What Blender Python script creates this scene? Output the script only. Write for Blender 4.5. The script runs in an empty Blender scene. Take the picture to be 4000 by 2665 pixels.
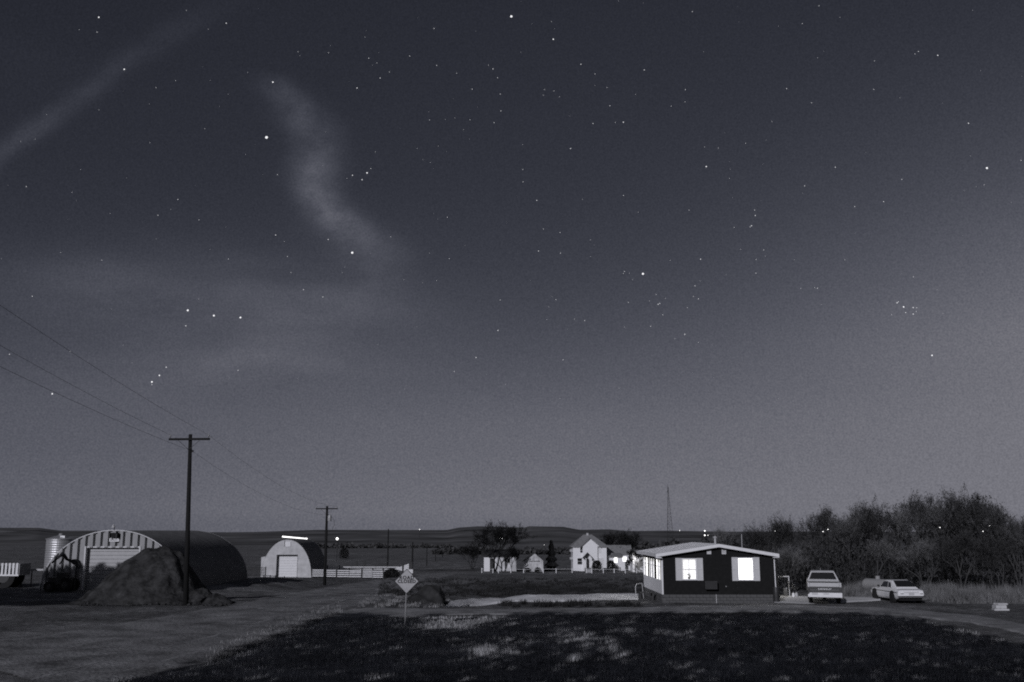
import bpy, bmesh, math, random
from math import sin, cos, tan, pi, radians as R, sqrt, exp, atan2, hypot
from bisect import bisect_right

sc = bpy.context.scene
COL = sc.collection
rnd = random.Random(7)

# ------------------------------------------------------------------ camera
CZ = 4.4                       # the photographer stands on higher ground
TILT = math.atan((2075 - 1332.5) / 3889.0)
F = 3889.0                     # focal length in pixels of the 4000 px wide photograph (35 mm on 36x24 film)
ST, CT = sin(TILT), cos(TILT)
cam = bpy.data.cameras.new('camera'); cam.lens = 35; cam.sensor_width = 36; cam.clip_start = .1; cam.clip_end = 20000
camo = bpy.data.objects.new('camera', cam); COL.objects.link(camo)
camo.location = (0, 0, CZ); camo.rotation_euler = (pi / 2 + TILT, 0, 0)
sc.camera = camo

# ------------------------------------------------------------------ moon and night sky
MOON_AZ, MOON_EL = R(22), R(18.0)          # behind the camera, to its left
SH = (sin(MOON_AZ), cos(MOON_AZ))          # the way shadows fall on the ground
TANEL = tan(MOON_EL)
moon = bpy.data.lights.new('moon', 'SUN'); moon.energy = 2.0; moon.angle = R(.35); moon.color = (.90, .90, 1.0)
mo = bpy.data.objects.new('moon', moon); COL.objects.link(mo)
mo.rotation_euler = (pi / 2 - MOON_EL, 0, -MOON_AZ)

world = bpy.data.worlds.new('World'); sc.world = world; world.use_nodes = True
nt = world.node_tree
for n in list(nt.nodes): nt.nodes.remove(n)
def wn(t, **k):
    n = nt.nodes.new(t)
    for a, b in k.items(): setattr(n, a, b)
    return n
def lk(a, b): nt.links.new(a, b)
def mth(op, a, b=None, c=None, clamp=False):
    n = wn('ShaderNodeMath', operation=op); n.use_clamp = clamp
    for i, v in enumerate((a, b, c)):
        if v is None: continue
        if isinstance(v, (int, float)): n.inputs[i].default_value = v
        else: lk(v, n.inputs[i])
    return n.outputs[0]
def fcurve(inp, pts):                       # pts in 0..1
    n = wn('ShaderNodeFloatCurve'); c = n.mapping.curves[0]
    n.mapping.use_clip = False
    c.points[0].location = pts[0]; c.points[-1].location = pts[-1]
    for p in pts[1:-1]: c.points.new(*p)
    n.mapping.update(); lk(inp, n.inputs['Value']); return n.outputs[0]
tc = wn('ShaderNodeTexCoord'); sep = wn('ShaderNodeSeparateXYZ'); lk(tc.outputs['Generated'], sep.inputs[0])
sky = wn('ShaderNodeTexSky', sky_type='NISHITA'); sky.sun_disc = False
sky.sun_elevation = MOON_EL; sky.sun_rotation = pi + MOON_AZ; sky.air_density = 1.0; sky.dust_density = 1.0
bw = wn('ShaderNodeRGBToBW'); lk(sky.outputs[0], bw.inputs[0])
el = mth('ARCSINE', sep.outputs[2]); az = mth('ARCTAN2', sep.outputs[0], sep.outputs[1])
eln = mth('DIVIDE', mth('MAXIMUM', el, 0), .6, clamp=True)
gain = fcurve(eln, [(0, .52), (.029, .36), (.087, .252), (.2, .219), (.38, .170), (.524, .156), (.7, .160), (.85, .168), (1, .165)])
lum = mth('MINIMUM', mth('MULTIPLY', bw.outputs[0], mth('MULTIPLY', gain, .1)), .2)
lum = mth('MAXIMUM', lum, .030)
side = fcurve(eln, [(0, .02), (.2, .20), (.37, .50), (.535, .34), (.7, .14), (.85, .03), (1, 0)])
bump_ = mth('POWER', mth('MULTIPLY', mth('ADD', mth('COSINE', mth('SUBTRACT', az, R(35))), 1.0), .5), 40.0)   # a town's glow low on the right
lum = mth('MULTIPLY', lum, mth('ADD', 1.0, mth('MULTIPLY', mth('MULTIPLY', side, 2.1), bump_)))
def azel(px, py):
    a = (px - 2000) / F; b = (1332.5 - py) / F
    x, y, z = a, CT - b * ST, ST + b * CT; r = sqrt(x * x + y * y + z * z)
    return atan2(x, y), math.asin(z / r)
nz = wn('ShaderNodeTexNoise'); nz.inputs['Scale'].default_value = 9; nz.inputs['Detail'].default_value = 4
lk(tc.outputs['Generated'], nz.inputs['Vector'])
wob = mth('MULTIPLY', mth('SUBTRACT', nz.outputs[0], .5), .055)
def wisp(pts, gain):                        # pts: (px, py, half width px, density); a band of thin cloud
    q = [(azel(p[0], p[1]), p[2] / F, p[3]) for p in pts]
    q.sort(key=lambda t: t[0][1])
    cen = fcurve(eln, [(e / .6, (a + .6) / 1.2) for (a, e), w, d in q])
    wid = fcurve(eln, [(e / .6, w * 5) for (a, e), w, d in q])
    den = fcurve(eln, [(e / .6, d) for (a, e), w, d in q])
    cen = mth('SUBTRACT', mth('MULTIPLY', cen, 1.2), .6)
    d = mth('DIVIDE', mth('SUBTRACT', mth('ADD', az, wob), cen), mth('DIVIDE', wid, 5.0))
    g = mth('EXPONENT', mth('MULTIPLY', mth('MULTIPLY', d, d), -1.0))
    return mth('MULTIPLY', mth('MULTIPLY', g, mth('MAXIMUM', den, 0)), gain)
w1 = wisp([(1040, 270, 80, 0), (1090, 335, 95, .45), (1135, 390, 100, .68), (1200, 476, 104, .78), (1240, 556, 88, .8), (1232, 625, 90, .9), (1226, 710, 84, 1.08),
           (1256, 795, 84, 1.12), (1312, 864, 100, 1.05), (1372, 915, 122, .85), (1425, 960, 130, .6), (1478, 1045, 130, .36), (1510, 1150, 150, .25), (1480, 1260, 260, .12), (1440, 1400, 320, 0)], .056)
w2 = wisp([(-250, 730, 55, 1), (60, 535, 52, 1), (250, 410, 55, .85), (480, 262, 60, .62), (700, 118, 70, .4), (900, -10, 80, .15), (1050, -110, 80, 0)], .022)
def noise_w(scale, zs, detail, rough=.55):
    n = wn('ShaderNodeTexNoise'); n.inputs['Scale'].default_value = scale; n.inputs['Detail'].default_value = detail; n.inputs['Roughness'].default_value = rough
    m_ = wn('ShaderNodeMapping'); m_.inputs['Scale'].default_value = (1, 1, zs); lk(tc.outputs['Generated'], m_.inputs[0]); lk(m_.outputs[0], n.inputs['Vector']); return n.outputs[0]
fray = mth('MAXIMUM', 0.0, mth('ADD', -.55, mth('MULTIPLY', noise_w(17, 1.6, 10, .68), 3.1)))          # ragged texture of the thin cloud
band = noise_w(5.0, 4.0, 6)
def patch(px, py, sx, sy, gain):
    a_, e_ = azel(px, py); u = mth('DIVIDE', mth('SUBTRACT', mth('ADD', az, wob), a_), sx / F); v = mth('DIVIDE', mth('SUBTRACT', mth('ADD', el, mth('MULTIPLY', wob, .4)), e_), sy / F)
    g = mth('EXPONENT', mth('MULTIPLY', mth('ADD', mth('MULTIPLY', u, u), mth('MULTIPLY', v, v)), -1.0))
    return mth('MULTIPLY', mth('MULTIPLY', g, gain), mth('MULTIPLY', mth('SUBTRACT', band, .22), 2.2))
hz_ = patch(1020, 1260, 520, 240, .046)
for args in ((420, 1130, 420, 110, .030), (880, 1420, 420, 60, .030), (300, 1480, 500, 150, .016), (1350, 1130, 220, 170, .022), (1700, 1650, 900, 160, .010), (60, 260, 330, 110, .004)):
    hz_ = mth('ADD', hz_, patch(*args))
lum = mth('ADD', mth('ADD', lum, hz_), mth('MULTIPLY', mth('ADD', w1, w2), fray))
film_grain = noise_w(620, 1, 2, .7)                                                    # fine noise put into the sky brightness as film grain
lum = mth('MULTIPLY', lum, mth('ADD', .58, mth('MULTIPLY', film_grain, .84)))
tr_ = wn('ShaderNodeValToRGB'); lk(mth('DIVIDE', lum, .2, clamp=True), tr_.inputs[0]); ce = tr_.color_ramp.elements
ce[0].position = .15; ce[0].color = (.655, .715, 1, 1); ce[1].position = .95; ce[1].color = (.865, .865, 1, 1); k_ = ce.new(.35); k_.color = (.725, .77, 1, 1)
cmb = wn('ShaderNodeMix', data_type='RGBA', blend_type='MULTIPLY'); cmb.inputs[0].default_value = 1
lk(tr_.outputs[0], cmb.inputs[6]); lk(lum, cmb.inputs[7])
bg = wn('ShaderNodeBackground'); lk(cmb.outputs[2], bg.inputs[0]); bg.inputs[1].default_value = 1.0
wo = wn('ShaderNodeOutputWorld'); lk(bg.outputs[0], wo.inputs[0])

vs = sc.view_settings; vs.view_transform = 'Standard'; vs.look = 'None'; vs.exposure = 0; vs.gamma = 1; vs.use_curve_mapping = False
sc.cycles.filter_width = 1.9
sc.cycles.use_denoising = False
sc.cycles.sample_clamp_indirect = .7
sc.cycles.sample_clamp_direct = 3
sc.cycles.max_bounces = 6

# ------------------------------------------------------------------ materials
MATS = {}
def mat(name, v, rough=.85, var=.25, scale=2.0, bump=0., bscale=None, metal=0., stretch=None, spec=.3, detail=6):
    m = bpy.data.materials.new(name); m.use_nodes = True; t = m.node_tree; b = t.nodes['Principled BSDF']
    b.inputs['Roughness'].default_value = rough; b.inputs['Metallic'].default_value = metal
    b.inputs['Specular IOR Level'].default_value = spec
    c = t.nodes.new('ShaderNodeTexCoord'); mpn = t.nodes.new('ShaderNodeMapping'); t.links.new(c.outputs['Object'], mpn.inputs[0])
    if stretch: mpn.inputs['Scale'].default_value = stretch
    n = t.nodes.new('ShaderNodeTexNoise'); n.inputs['Scale'].default_value = scale; n.inputs['Detail'].default_value = detail
    n.inputs['Roughness'].default_value = .65; t.links.new(mpn.outputs[0], n.inputs['Vector'])
    r = t.nodes.new('ShaderNodeValToRGB'); r.color_ramp.elements[0].position = .3; r.color_ramp.elements[1].position = .7
    lo, hi = v * (1 - var), v * (1 + var)
    r.color_ramp.elements[0].color = (lo, lo, lo, 1); r.color_ramp.elements[1].color = (hi, hi, hi, 1)
    t.links.new(n.outputs[0], r.inputs[0]); t.links.new(r.outputs[0], b.inputs['Base Color'])
    if bump:
        n2 = t.nodes.new('ShaderNodeTexNoise'); n2.inputs['Scale'].default_value = bscale or scale * 4; n2.inputs['Detail'].default_value = 5
        t.links.new(mpn.outputs[0], n2.inputs['Vector'])
        bp = t.nodes.new('ShaderNodeBump'); bp.inputs['Strength'].default_value = 1; bp.inputs['Distance'].default_value = bump
        t.links.new(n2.outputs[0], bp.inputs['Height']); t.links.new(bp.outputs[0], b.inputs['Normal'])
    MATS[name] = m; return m
def emit(name, v, col=(1, .985, .97), var=0., scale=3., stretch=None):
    m = bpy.data.materials.new(name); m.use_nodes = True; t = m.node_tree; b = t.nodes['Principled BSDF']
    b.inputs['Base Color'].default_value = (.7, .7, .7, 1); b.inputs['Emission Color'].default_value = (*col, 1)
    b.inputs['Emission Strength'].default_value = v
    if var:
        c = t.nodes.new('ShaderNodeTexCoord'); mpn = t.nodes.new('ShaderNodeMapping'); t.links.new(c.outputs['Object'], mpn.inputs[0])
        if stretch: mpn.inputs['Scale'].default_value = stretch
        n = t.nodes.new('ShaderNodeTexNoise'); n.inputs['Scale'].default_value = scale; t.links.new(mpn.outputs[0], n.inputs['Vector'])
        q = t.nodes.new('ShaderNodeMapRange'); q.inputs[1].default_value = .3; q.inputs[2].default_value = .7
        q.inputs[3].default_value = v * (1 - var); q.inputs[4].default_value = v * (1 + var)
        t.links.new(n.outputs[0], q.inputs[0]); t.links.new(q.outputs[0], b.inputs['Emission Strength'])
    if name.startswith('star') or name not in ('window_bright', 'porch_bright'): m.cycles.emission_sampling = 'NONE'
    MATS[name] = m; return m
mat('white_paint', .74, .7, .06, 3); mat('old_white', .5, .85, .22, 1.2, .004, 14); mat('peeling', .50, .9, .55, 1.6, .01, 9, stretch=(1, 1, .35))
mat('dark_siding', .016, .8, .2, 4, spec=.06); mat('roof_white', .66, .8, .12, 2.5); mat('shutter', .55, .8, .05, 6)
mat('block', .095, .95, .3, 5, .006, 30); mat('trim_grey', .6, .7, .06, 3)
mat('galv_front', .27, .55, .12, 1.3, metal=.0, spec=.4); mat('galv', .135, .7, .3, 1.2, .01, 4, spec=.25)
mat('galv_bin', .42, .45, .12, 1.5, metal=.55); mat('door_slat', .42, .7, .07, 2)
mat('wood_pole', .011, .9, .35, 3, .006, 18, stretch=(6, 6, .6)); mat('wood_dark', .045, .9, .35, 4, .004, 18)
mat('fence_white', .66, .8, .15, 2.5); mat('metal_dark', .05, .6, .2, 4, metal=.3); mat('wire', .03, .7, .1, 3)
mat('insulator', .35, .25, .1, 8); mat('soil', .044, 1, .7, 1.3, .16, 3.2, spec=.02); mat('soil_dark', .04, 1, .5, 1.2, .07, 2.5, spec=.05)
mat('bark', .06, .95, .3, 6, .006, 25); mat('twig', .105, .9, .35, .7, spec=.1); mat('twig_dark', .055, .95, .35, .8, spec=.05)
mat('needle', .022, .9, .4, 1.5, spec=.05); mat('leaf_dark', .03, .9, .5, .8, spec=.05)
mat('grass_dry', .42, .95, .45, .35, spec=.05); mat('verge', .24, .95, .5, .5, spec=.05); mat('weed', .17, .95, .5, .6, spec=.05)
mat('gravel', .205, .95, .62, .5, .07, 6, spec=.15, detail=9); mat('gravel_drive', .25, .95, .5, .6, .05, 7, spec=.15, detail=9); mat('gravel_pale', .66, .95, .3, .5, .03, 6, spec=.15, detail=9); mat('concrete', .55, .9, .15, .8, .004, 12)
mat('car_white', .78, .28, .03, 2, spec=.5); mat('truck_grey', .46, .3, .06, 2, spec=.5); mat('truck_dark', .03, .35, .1, 3, spec=.5)
mat('chrome', .62, .25, .05, 4, metal=.6); mat('hubcap', .6, .35, .08, 5, spec=.5); mat('rubber', .018, .9, .2, 6); mat('glass_dark', .018, .08, .05, 3, spec=.7)
mat('lamp_red', .05, .3, .2, 6); mat('plate', .5, .6, .1, 9); mat('tank_grey', .27, .6, .1, 2); mat('tank_white', .42, .6, .08, 2); mat('black_enamel', .012, .18, .1, 3, spec=.7)
mat('shingle', .22, .95, .3, 2.5, .01, 12); mat('shingle_dark', .05, .95, .3, 2, .01, 10); mat('sign_face', .40, .6, .05, 3); mat('sign_ink', .018, .7, .1, 8)
mat('post_metal', .30, .5, .1, 4, metal=.3); mat('stone_pale', .5, .9, .15, 3, .01, 10); mat('hill', .135, 1, .75, .006, spec=.0, detail=10)
mat('leafmass', .075, 1, .3, .3, spec=.0); mat('interior', .4, .8, .1, 2); mat('curtain', .6, .9, .08, 4)
emit('window_bright', 3.6); emit('window_warm', .62, var=.16, scale=2.2, stretch=(5, 5, .6)); emit('porch_glow', .85, var=.35, scale=1.4); emit('porch_bright', 4.5, var=.2, scale=1.2)
emit('lamp_hot', 3, (1, .97, .93)); MATS['lamp_hot'].node_tree.nodes['Principled BSDF'].inputs['Base Color'].default_value = (.01, .01, .01, 1)
emit('far_glow', 5.0); emit('streak_glow', 1.7); emit('star_glow', .78, (1, 1, 1)); emit('star_small', .5, (1, 1, 1)); emit('star_faint', .36, (.98, .98, 1)); emit('far_window', 1.5)

# ------------------------------------------------------------------ mesh helpers
class MB:
    def __init__(s): s.v = []; s.f = []
    def add(s, v, f):
        k = len(s.v); s.v += v; s.f += [tuple(i + k for i in q) for q in f]; return s
    def box(s, x0, x1, y0, y1, z0, z1):
        return s.add([(x0, y0, z0), (x1, y0, z0), (x1, y1, z0), (x0, y1, z0), (x0, y0, z1), (x1, y0, z1), (x1, y1, z1), (x0, y1, z1)],
                     [(0, 3, 2, 1), (4, 5, 6, 7), (0, 1, 5, 4), (1, 2, 6, 5), (2, 3, 7, 6), (3, 0, 4, 7)])
    def cyl(s, a, b, r0, r1=None, n=8, cap=True):
        r1 = r0 if r1 is None else r1
        dx, dy, dz = (b[i] - a[i] for i in range(3)); L = sqrt(dx * dx + dy * dy + dz * dz) or 1e-6
        d = (dx / L, dy / L, dz / L); u = (0, 0, 1) if abs(d[2]) < .9 else (1, 0, 0)
        p = (d[1] * u[2] - d[2] * u[1], d[2] * u[0] - d[0] * u[2], d[0] * u[1] - d[1] * u[0]); pl = sqrt(sum(c * c for c in p)); p = tuple(c / pl for c in p)
        q = (d[1] * p[2] - d[2] * p[1], d[2] * p[0] - d[0] * p[2], d[0] * p[1] - d[1] * p[0])
        V = []
        for c, r in ((a, r0), (b, r1)):
            for i in range(n):
                t = 2 * pi * i / n; V.append(tuple(c[j] + r * (cos(t) * p[j] + sin(t) * q[j]) for j in range(3)))
        Fs = [(i, (i + 1) % n, n + (i + 1) % n, n + i) for i in range(n)]
        if cap: Fs += [tuple(range(n - 1, -1, -1)), tuple(range(n, 2 * n))]
        return s.add(V, Fs)
    def path(s, pts, r, n=6):
        for a, b in zip(pts, pts[1:]): s.cyl(a, b, r, r, n)
        return s
    def prism(s, poly, y0, y1):              # poly in (x, z), extruded along y
        n = len(poly); return s.add([(x, y0, z) for x, z in poly] + [(x, y1, z) for x, z in poly],
            [tuple(range(n))] + [tuple(range(2 * n - 1, n - 1, -1))] + [(i, i + n, (i + 1) % n + n, (i + 1) % n) for i in range(n)])
    def prism_x(s, poly, x0, x1):            # poly in (y, z), extruded along x
        n = len(poly); return s.add([(x0, y, z) for y, z in poly] + [(x1, y, z) for y, z in poly],
            [tuple(range(n - 1, -1, -1))] + [tuple(range(n, 2 * n))] + [(i, (i + 1) % n, (i + 1) % n + n, i + n) for i in range(n)])
    def lathe(s, prof, c, n=20):             # prof: (r, z)
        V = [(c[0] + r * cos(2 * pi * i / n), c[1] + r * sin(2 * pi * i / n), c[2] + z) for r, z in prof for i in range(n)]
        Fs = [(k * n + i, k * n + (i + 1) % n, (k + 1) * n + (i + 1) % n, (k + 1) * n + i) for k in range(len(prof) - 1) for i in range(n)]
        Fs += [tuple(range(n - 1, -1, -1)), tuple((len(prof) - 1) * n + i for i in range(n))]
        return s.add(V, Fs)
    def loft(s, rings):
        n = len(rings[0]); V = [p for r in rings for p in r]
        Fs = [(k * n + i, k * n + (i + 1) % n, (k + 1) * n + (i + 1) % n, (k + 1) * n + i) for k in range(len(rings) - 1) for i in range(n)]
        Fs += [tuple(range(n - 1, -1, -1)), tuple((len(rings) - 1) * n + i for i in range(n))]
        return s.add(V, Fs)
    def mesh(s, name, m=None, smooth=False):
        me = bpy.data.meshes.new(name); me.from_pydata(s.v, [], s.f); me.update()
        if m: me.materials.append(MATS[m])
        if smooth: me.shade_smooth()
        return me
    def build(s, name, m, parent=None, smooth=False, bevel=0, recalc=True):
        me = s.mesh(name, m, smooth)
        if recalc or bevel:
            bm = bmesh.new(); bm.from_mesh(me)
            if recalc: bmesh.ops.recalc_face_normals(bm, faces=bm.faces)
            if bevel: bmesh.ops.bevel(bm, geom=bm.edges[:], offset=bevel, segments=2, profile=.6, affect='EDGES', clamp_overlap=True)
            bm.to_mesh(me); bm.free()
            if smooth: me.shade_smooth()
        return link(name, me, parent)
def link(name, data, parent=None, loc=None):
    o = bpy.data.objects.new(name, data); COL.objects.link(o)
    if parent: o.parent = parent
    if loc: o.location = loc
    return o
def tag(o, label=None, cat=None, group=None, kind=None):
    if label: o['label'] = label
    if cat: o['category'] = cat
    if group: o['group'] = group
    if kind: o['kind'] = kind
    return o
def thing(name, loc, rz=0, label=None, cat=None, group=None):
    o = bpy.data.objects.new(name, None); COL.objects.link(o); o.location = loc; o.rotation_euler = (0, 0, rz)
    o.empty_display_size = .2
    return tag(o, label, cat, group)
def copy_tree(o, parent=None):
    c = o.copy(); COL.objects.link(c); c.parent = parent
    for ch in o.children: copy_tree(ch, c)
    return c
def text_mesh(name, s, size, m, parent, loc, rot, align='CENTER', ext=.004, offset=0, space=1.0):
    cu = bpy.data.curves.new(name, 'FONT'); cu.body = s; cu.size = size; cu.align_x = align; cu.align_y = 'CENTER'; cu.extrude = ext
    cu.offset = offset; cu.space_character = space; cu.resolution_u = 3
    tmp = bpy.data.objects.new('tmp', cu); COL.objects.link(tmp)
    dg = bpy.context.evaluated_depsgraph_get(); me = bpy.data.meshes.new_from_object(tmp.evaluated_get(dg)); me.name = name
    bpy.data.objects.remove(tmp); me.materials.clear(); me.materials.append(MATS[m])
    o = link(name, me, parent, loc); o.rotation_euler = rot; return o

# ------------------------------------------------------------------ terrain
def interp(x, P):
    xs = [p[0] for p in P]
    if x <= xs[0]: return P[0][1]
    if x >= xs[-1]: return P[-1][1]
    i = bisect_right(xs, x) - 1; t = (x - xs[i]) / (xs[i + 1] - xs[i]); t = t * t * (3 - 2 * t) * .5 + t * .5
    return P[i][1] + (P[i + 1][1] - P[i][1]) * t
def sm(a, b, x):
    t = min(1, max(0, (x - a) / (b - a))); return t * t * (3 - 2 * t)
DC = [(0, 4.4), (58, 4.4), (66, 4.45), (80, 4.95), (100, 5.7), (120, 6.25), (148, 6.75), (200, 8.05), (220, 8.25), (300, 8.7), (540, 9.2), (9000, 9.2)]
DL = [(0, 4.4), (58, 4.4), (70, 4.6), (88, 4.98), (110, 5.0), (125, 5.6), (150, 6.7), (200, 8.0), (300, 8.7), (540, 9.2), (9000, 9.2)]
DR = [(0, 4.4), (62, 4.4), (100, 4.6), (140, 5.5), (200, 7.2), (300, 8.4), (540, 9.2), (9000, 9.2)]
PH = [(rnd.uniform(0, 6.28), rnd.uniform(0, 6.28), rnd.uniform(0, 3.14)) for _ in range(10)]
def nse(x, y, wl, k):
    a, b, c = PH[k % 10]; kx, ky = cos(c) * 6.28 / wl, sin(c) * 6.28 / wl
    return sin(kx * x + ky * y + a) * cos(-ky * x * 1.13 + kx * y * .87 + b)
def h(x, y):
    c = interp(y, DC); l = interp(y, DL); r = interp(y, DR)
    wl = sm(-20, -30, x) if y < 260 else 0; s = x / max(y, 1)
    wr = sm(.20, .33, s)
    d = c + (l - c) * wl; d = d + (r - d) * wr
    z = CZ - d
    a = min(1, max(.25, (y - 30) / 60)) * .07
    z += a * (nse(x, y, 9, 0) + .6 * nse(x, y, 4.3, 1)) * (1 if y < 400 else 1)
    # a shallow ditch between the road and the rough ground
    z -= .35 * exp(-((x + 3.0 - (y - 62) * .10) / 2.2) ** 2) * sm(60, 66, y) * sm(96, 82, y)
    if y < 14: z += (14 - y) * .18 * sm(14, -20, y)
    return z
def ray(px, py):
    a = (px - 2000) / F; b = (1332.5 - py) / F; return a, CT - b * ST, ST + b * CT
def at(px, py, Y):
    a, b, c = ray(px, py); s = Y / b; return (a * s, Y, CZ + c * s)
def gp(px, py):
    lo, hi = 15., 900.
    for _ in range(34):
        m = (lo + hi) / 2; x, y, z = at(px, py, m)
        if z > h(x, y): lo = m
        else: hi = m
    x, y, z = at(px, py, lo); return (x, y, h(x, y))
def gnd(x, y): return (x, y, h(x, y))
def mpx(Y): return Y * CT / F                # metres a pixel spans at forward distance Y, near the horizon

def tone(x, y):                               # how weedy the soil is: 0 bare and pale, 1 dark growth
    t = 0
    for (cx, cy, rx, ry, v) in TONES:
        d = ((x - cx) / rx) ** 2 + ((y - cy) / ry) ** 2
        if d < 4: t += v * exp(-d)
    return t
TONES = []
for (px, py, wx, wy, v) in [(2120, 2300, 330, 12, .8), (2000, 2285, 150, 8, .5), (1880, 2320, 110, 10, .3), (1600, 2345, 120, 10, .5), (2350, 2365, 230, 5, .45), (2120, 2364, 160, 4, .3),
                            (560, 2368, 300, 14, .35), (420, 2420, 200, 16, .25), (1150, 2300, 160, 8, .3), (1350, 2262, 160, 6, .4), (1760, 2440, 120, 14, -.3), (2050, 2240, 420, 4, -.25),
                            (930, 2300, 110, 6, -.4), (1900, 2228, 420, 3, .7), (2600, 2345, 60, 8, .3), (1500, 2395, 60, 6, .4), (1850, 2404, 60, 6, .7), (1700, 2420, 90, 8, .3)]:
    c = gp(px, py); e = gp(px, py - wy); TONES.append((c[0], c[1], wx * mpx(c[1]), max(1.0, e[1] - c[1]), v))

def ground_material():
    m = bpy.data.materials.new('ground_soil'); m.use_nodes = True; t = m.node_tree; b = t.nodes['Principled BSDF']
    b.inputs['Roughness'].default_value = 1; b.inputs['Specular IOR Level'].default_value = .05
    L = t.links.new
    c = t.nodes.new('ShaderNodeTexCoord')
    def noise(s, d=8, ro=.65):
        n = t.nodes.new('ShaderNodeTexNoise'); n.inputs['Scale'].default_value = s; n.inputs['Detail'].default_value = d; n.inputs['Roughness'].default_value = ro
        L(c.outputs['Object'], n.inputs['Vector']); return n.outputs[0]
    def mt(op, a, bb, cl=False):
        n = t.nodes.new('ShaderNodeMath'); n.operation = op; n.use_clamp = cl
        for i, v in enumerate((a, bb)):
            if isinstance(v, (int, float)): n.inputs[i].default_value = v
            else: L(v, n.inputs[i])
        return n.outputs[0]
    at_ = t.nodes.new('ShaderNodeAttribute'); at_.attribute_name = 'weedy'
    n1 = noise(.22); n2 = noise(1.6, 10, .75); n3 = noise(.011, 6)
    s = mt('ADD', mt('MULTIPLY', mt('SUBTRACT', n1, .5), 1.5), mt('MULTIPLY', mt('SUBTRACT', n2, .5), 1.9))
    s = mt('ADD', s, mt('MULTIPLY', mt('SUBTRACT', n3, .5), .7))
    s = mt('ADD', mt('SUBTRACT', .56, s), mt('MULTIPLY', at_.outputs['Fac'], -.55), True)
    r = t.nodes.new('ShaderNodeValToRGB'); e = r.color_ramp.elements
    e[0].position = 0; e[0].color = (.035,) * 3 + (1,); e[1].position = 1; e[1].color = (.31,) * 3 + (1,)
    k = e.new(.3); k.color = (.09,) * 3 + (1,); k = e.new(.55); k.color = (.138,) * 3 + (1,)
    L(s, r.inputs[0]); L(r.outputs[0], b.inputs['Base Color'])
    bp = t.nodes.new('ShaderNodeBump'); bp.inputs['Distance'].default_value = .10; bp.inputs['Strength'].default_value = 1
    L(mt('ADD', noise(2.8, 8, .7), mt('MULTIPLY', n1, .8)), bp.inputs['Height']); L(bp.outputs[0], b.inputs['Normal'])
    MATS['ground_soil'] = m
ground_material()

def build_ground():
    ys = [-60, -40, -25, -12, 0, 8, 14, 19, 23, 26]; y = 28.
    while y < 95: ys.append(y); y *= 1.0072
    while y < 320: ys.append(y); y *= 1.012
    while y < 9000: ys.append(y); y *= 1.05
    NX = 250; V = []; T = []
    for yy in ys:
        w = max(70, abs(yy) * 1.25)
        for i in range(NX + 1):
            u = (i / NX * 2 - 1); x = w * (abs(u) ** 1.25) * (1 if u > 0 else -1) * 1.0
            V.append((x, yy, h(x, yy))); T.append(tone(x, yy) if 24 < yy < 320 else 0)
    n = NX + 1
    Fs = [(j * n + i, j * n + i + 1, (j + 1) * n + i + 1, (j + 1) * n + i) for j in range(len(ys) - 1) for i in range(NX)]
    me = bpy.data.meshes.new('ground'); me.from_pydata(V, [], Fs); me.materials.append(MATS['ground_soil']); me.shade_smooth()
    a = me.attributes.new('weedy', 'FLOAT', 'POINT'); a.data.foreach_set('value', T)
    tag(link('ground', me), kind='structure')
build_ground()

def resample(P, n):
    d = [0]
    for a, b in zip(P, P[1:]): d.append(d[-1] + hypot(a[0] - b[0], a[1] - b[1]))
    out = []; px = [(s, p[0]) for s, p in zip(d, P)]; py = [(s, p[1]) for s, p in zip(d, P)]
    def lin(x, Q):
        for (a, va), (b, vb) in zip(Q, Q[1:]):
            if x <= b: return va + (vb - va) * (x - a) / max(b - a, 1e-9)
        return Q[-1][1]
    return [(lin(d[-1] * i / n, px), lin(d[-1] * i / n, py)) for i in range(n + 1)]
def strip(name, left, right, m, lift=.05, n=170, k=12, jag=.35, seed=1, tilt=0):
    q = random.Random(seed)
    A = resample([gp(*p)[:2] for p in left], n); B = resample([gp(*p)[:2] for p in right], n)
    V = []; ja = jb = 0
    for a, b in zip(A, B):
        ja = ja * .55 + q.uniform(-jag, jag); jb = jb * .55 + q.uniform(-jag, jag)
        wd = hypot(b[0] - a[0], b[1] - a[1]) or 1; ux, uy = (b[0] - a[0]) / wd, (b[1] - a[1]) / wd
        a2 = (a[0] + ux * ja, a[1] + uy * ja); b2 = (b[0] + ux * jb, b[1] + uy * jb)
        for i in range(k + 1):
            t = i / k; x = a2[0] + (b2[0] - a2[0]) * t; y = a2[1] + (b2[1] - a2[1]) * t
            edge = min(t, 1 - t) * wd
            rut = -.02 * exp(-((edge - .25 * wd) / .35) ** 2)
            V.append((x, y, h(x, y) + (lift if 0 < i < k else -.06) + rut + (tilt * (1 - t) * sm(0, .08, t) if tilt else 0)))
    s = k + 1
    Fs = [(j * s + i, j * s + i + 1, (j + 1) * s + i + 1, (j + 1) * s + i) for j in range(n) for i in range(k)]
    mb = MB(); mb.add(V, Fs); o = mb.build(name, m, smooth=True); tag(o, kind='structure')
    bm = bmesh.new(); bm.from_mesh(o.data)
    if sum(f.normal.z for f in bm.faces) < 0: bmesh.ops.reverse_faces(bm, faces=bm.faces)
    bm.to_mesh(o.data); bm.free(); return o
strip('gravel_road', [(-200, 2560), (120, 2478), (420, 2432), (700, 2392), (950, 2350), (1180, 2308), (1360, 2278), (1490, 2260), (1590, 2247), (1700, 2238)],
      [(300, 2720), (700, 2622), (950, 2545), (1130, 2478), (1270, 2424), (1400, 2385), (1530, 2345), (1620, 2310), (1690, 2275), (1780, 2245)], 'gravel', seed=3)
RL = [(-200, 2560), (120, 2478), (420, 2432), (700, 2392), (950, 2350), (1180, 2308), (1360, 2278), (1490, 2260), (1590, 2247), (1700, 2238)]
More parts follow.
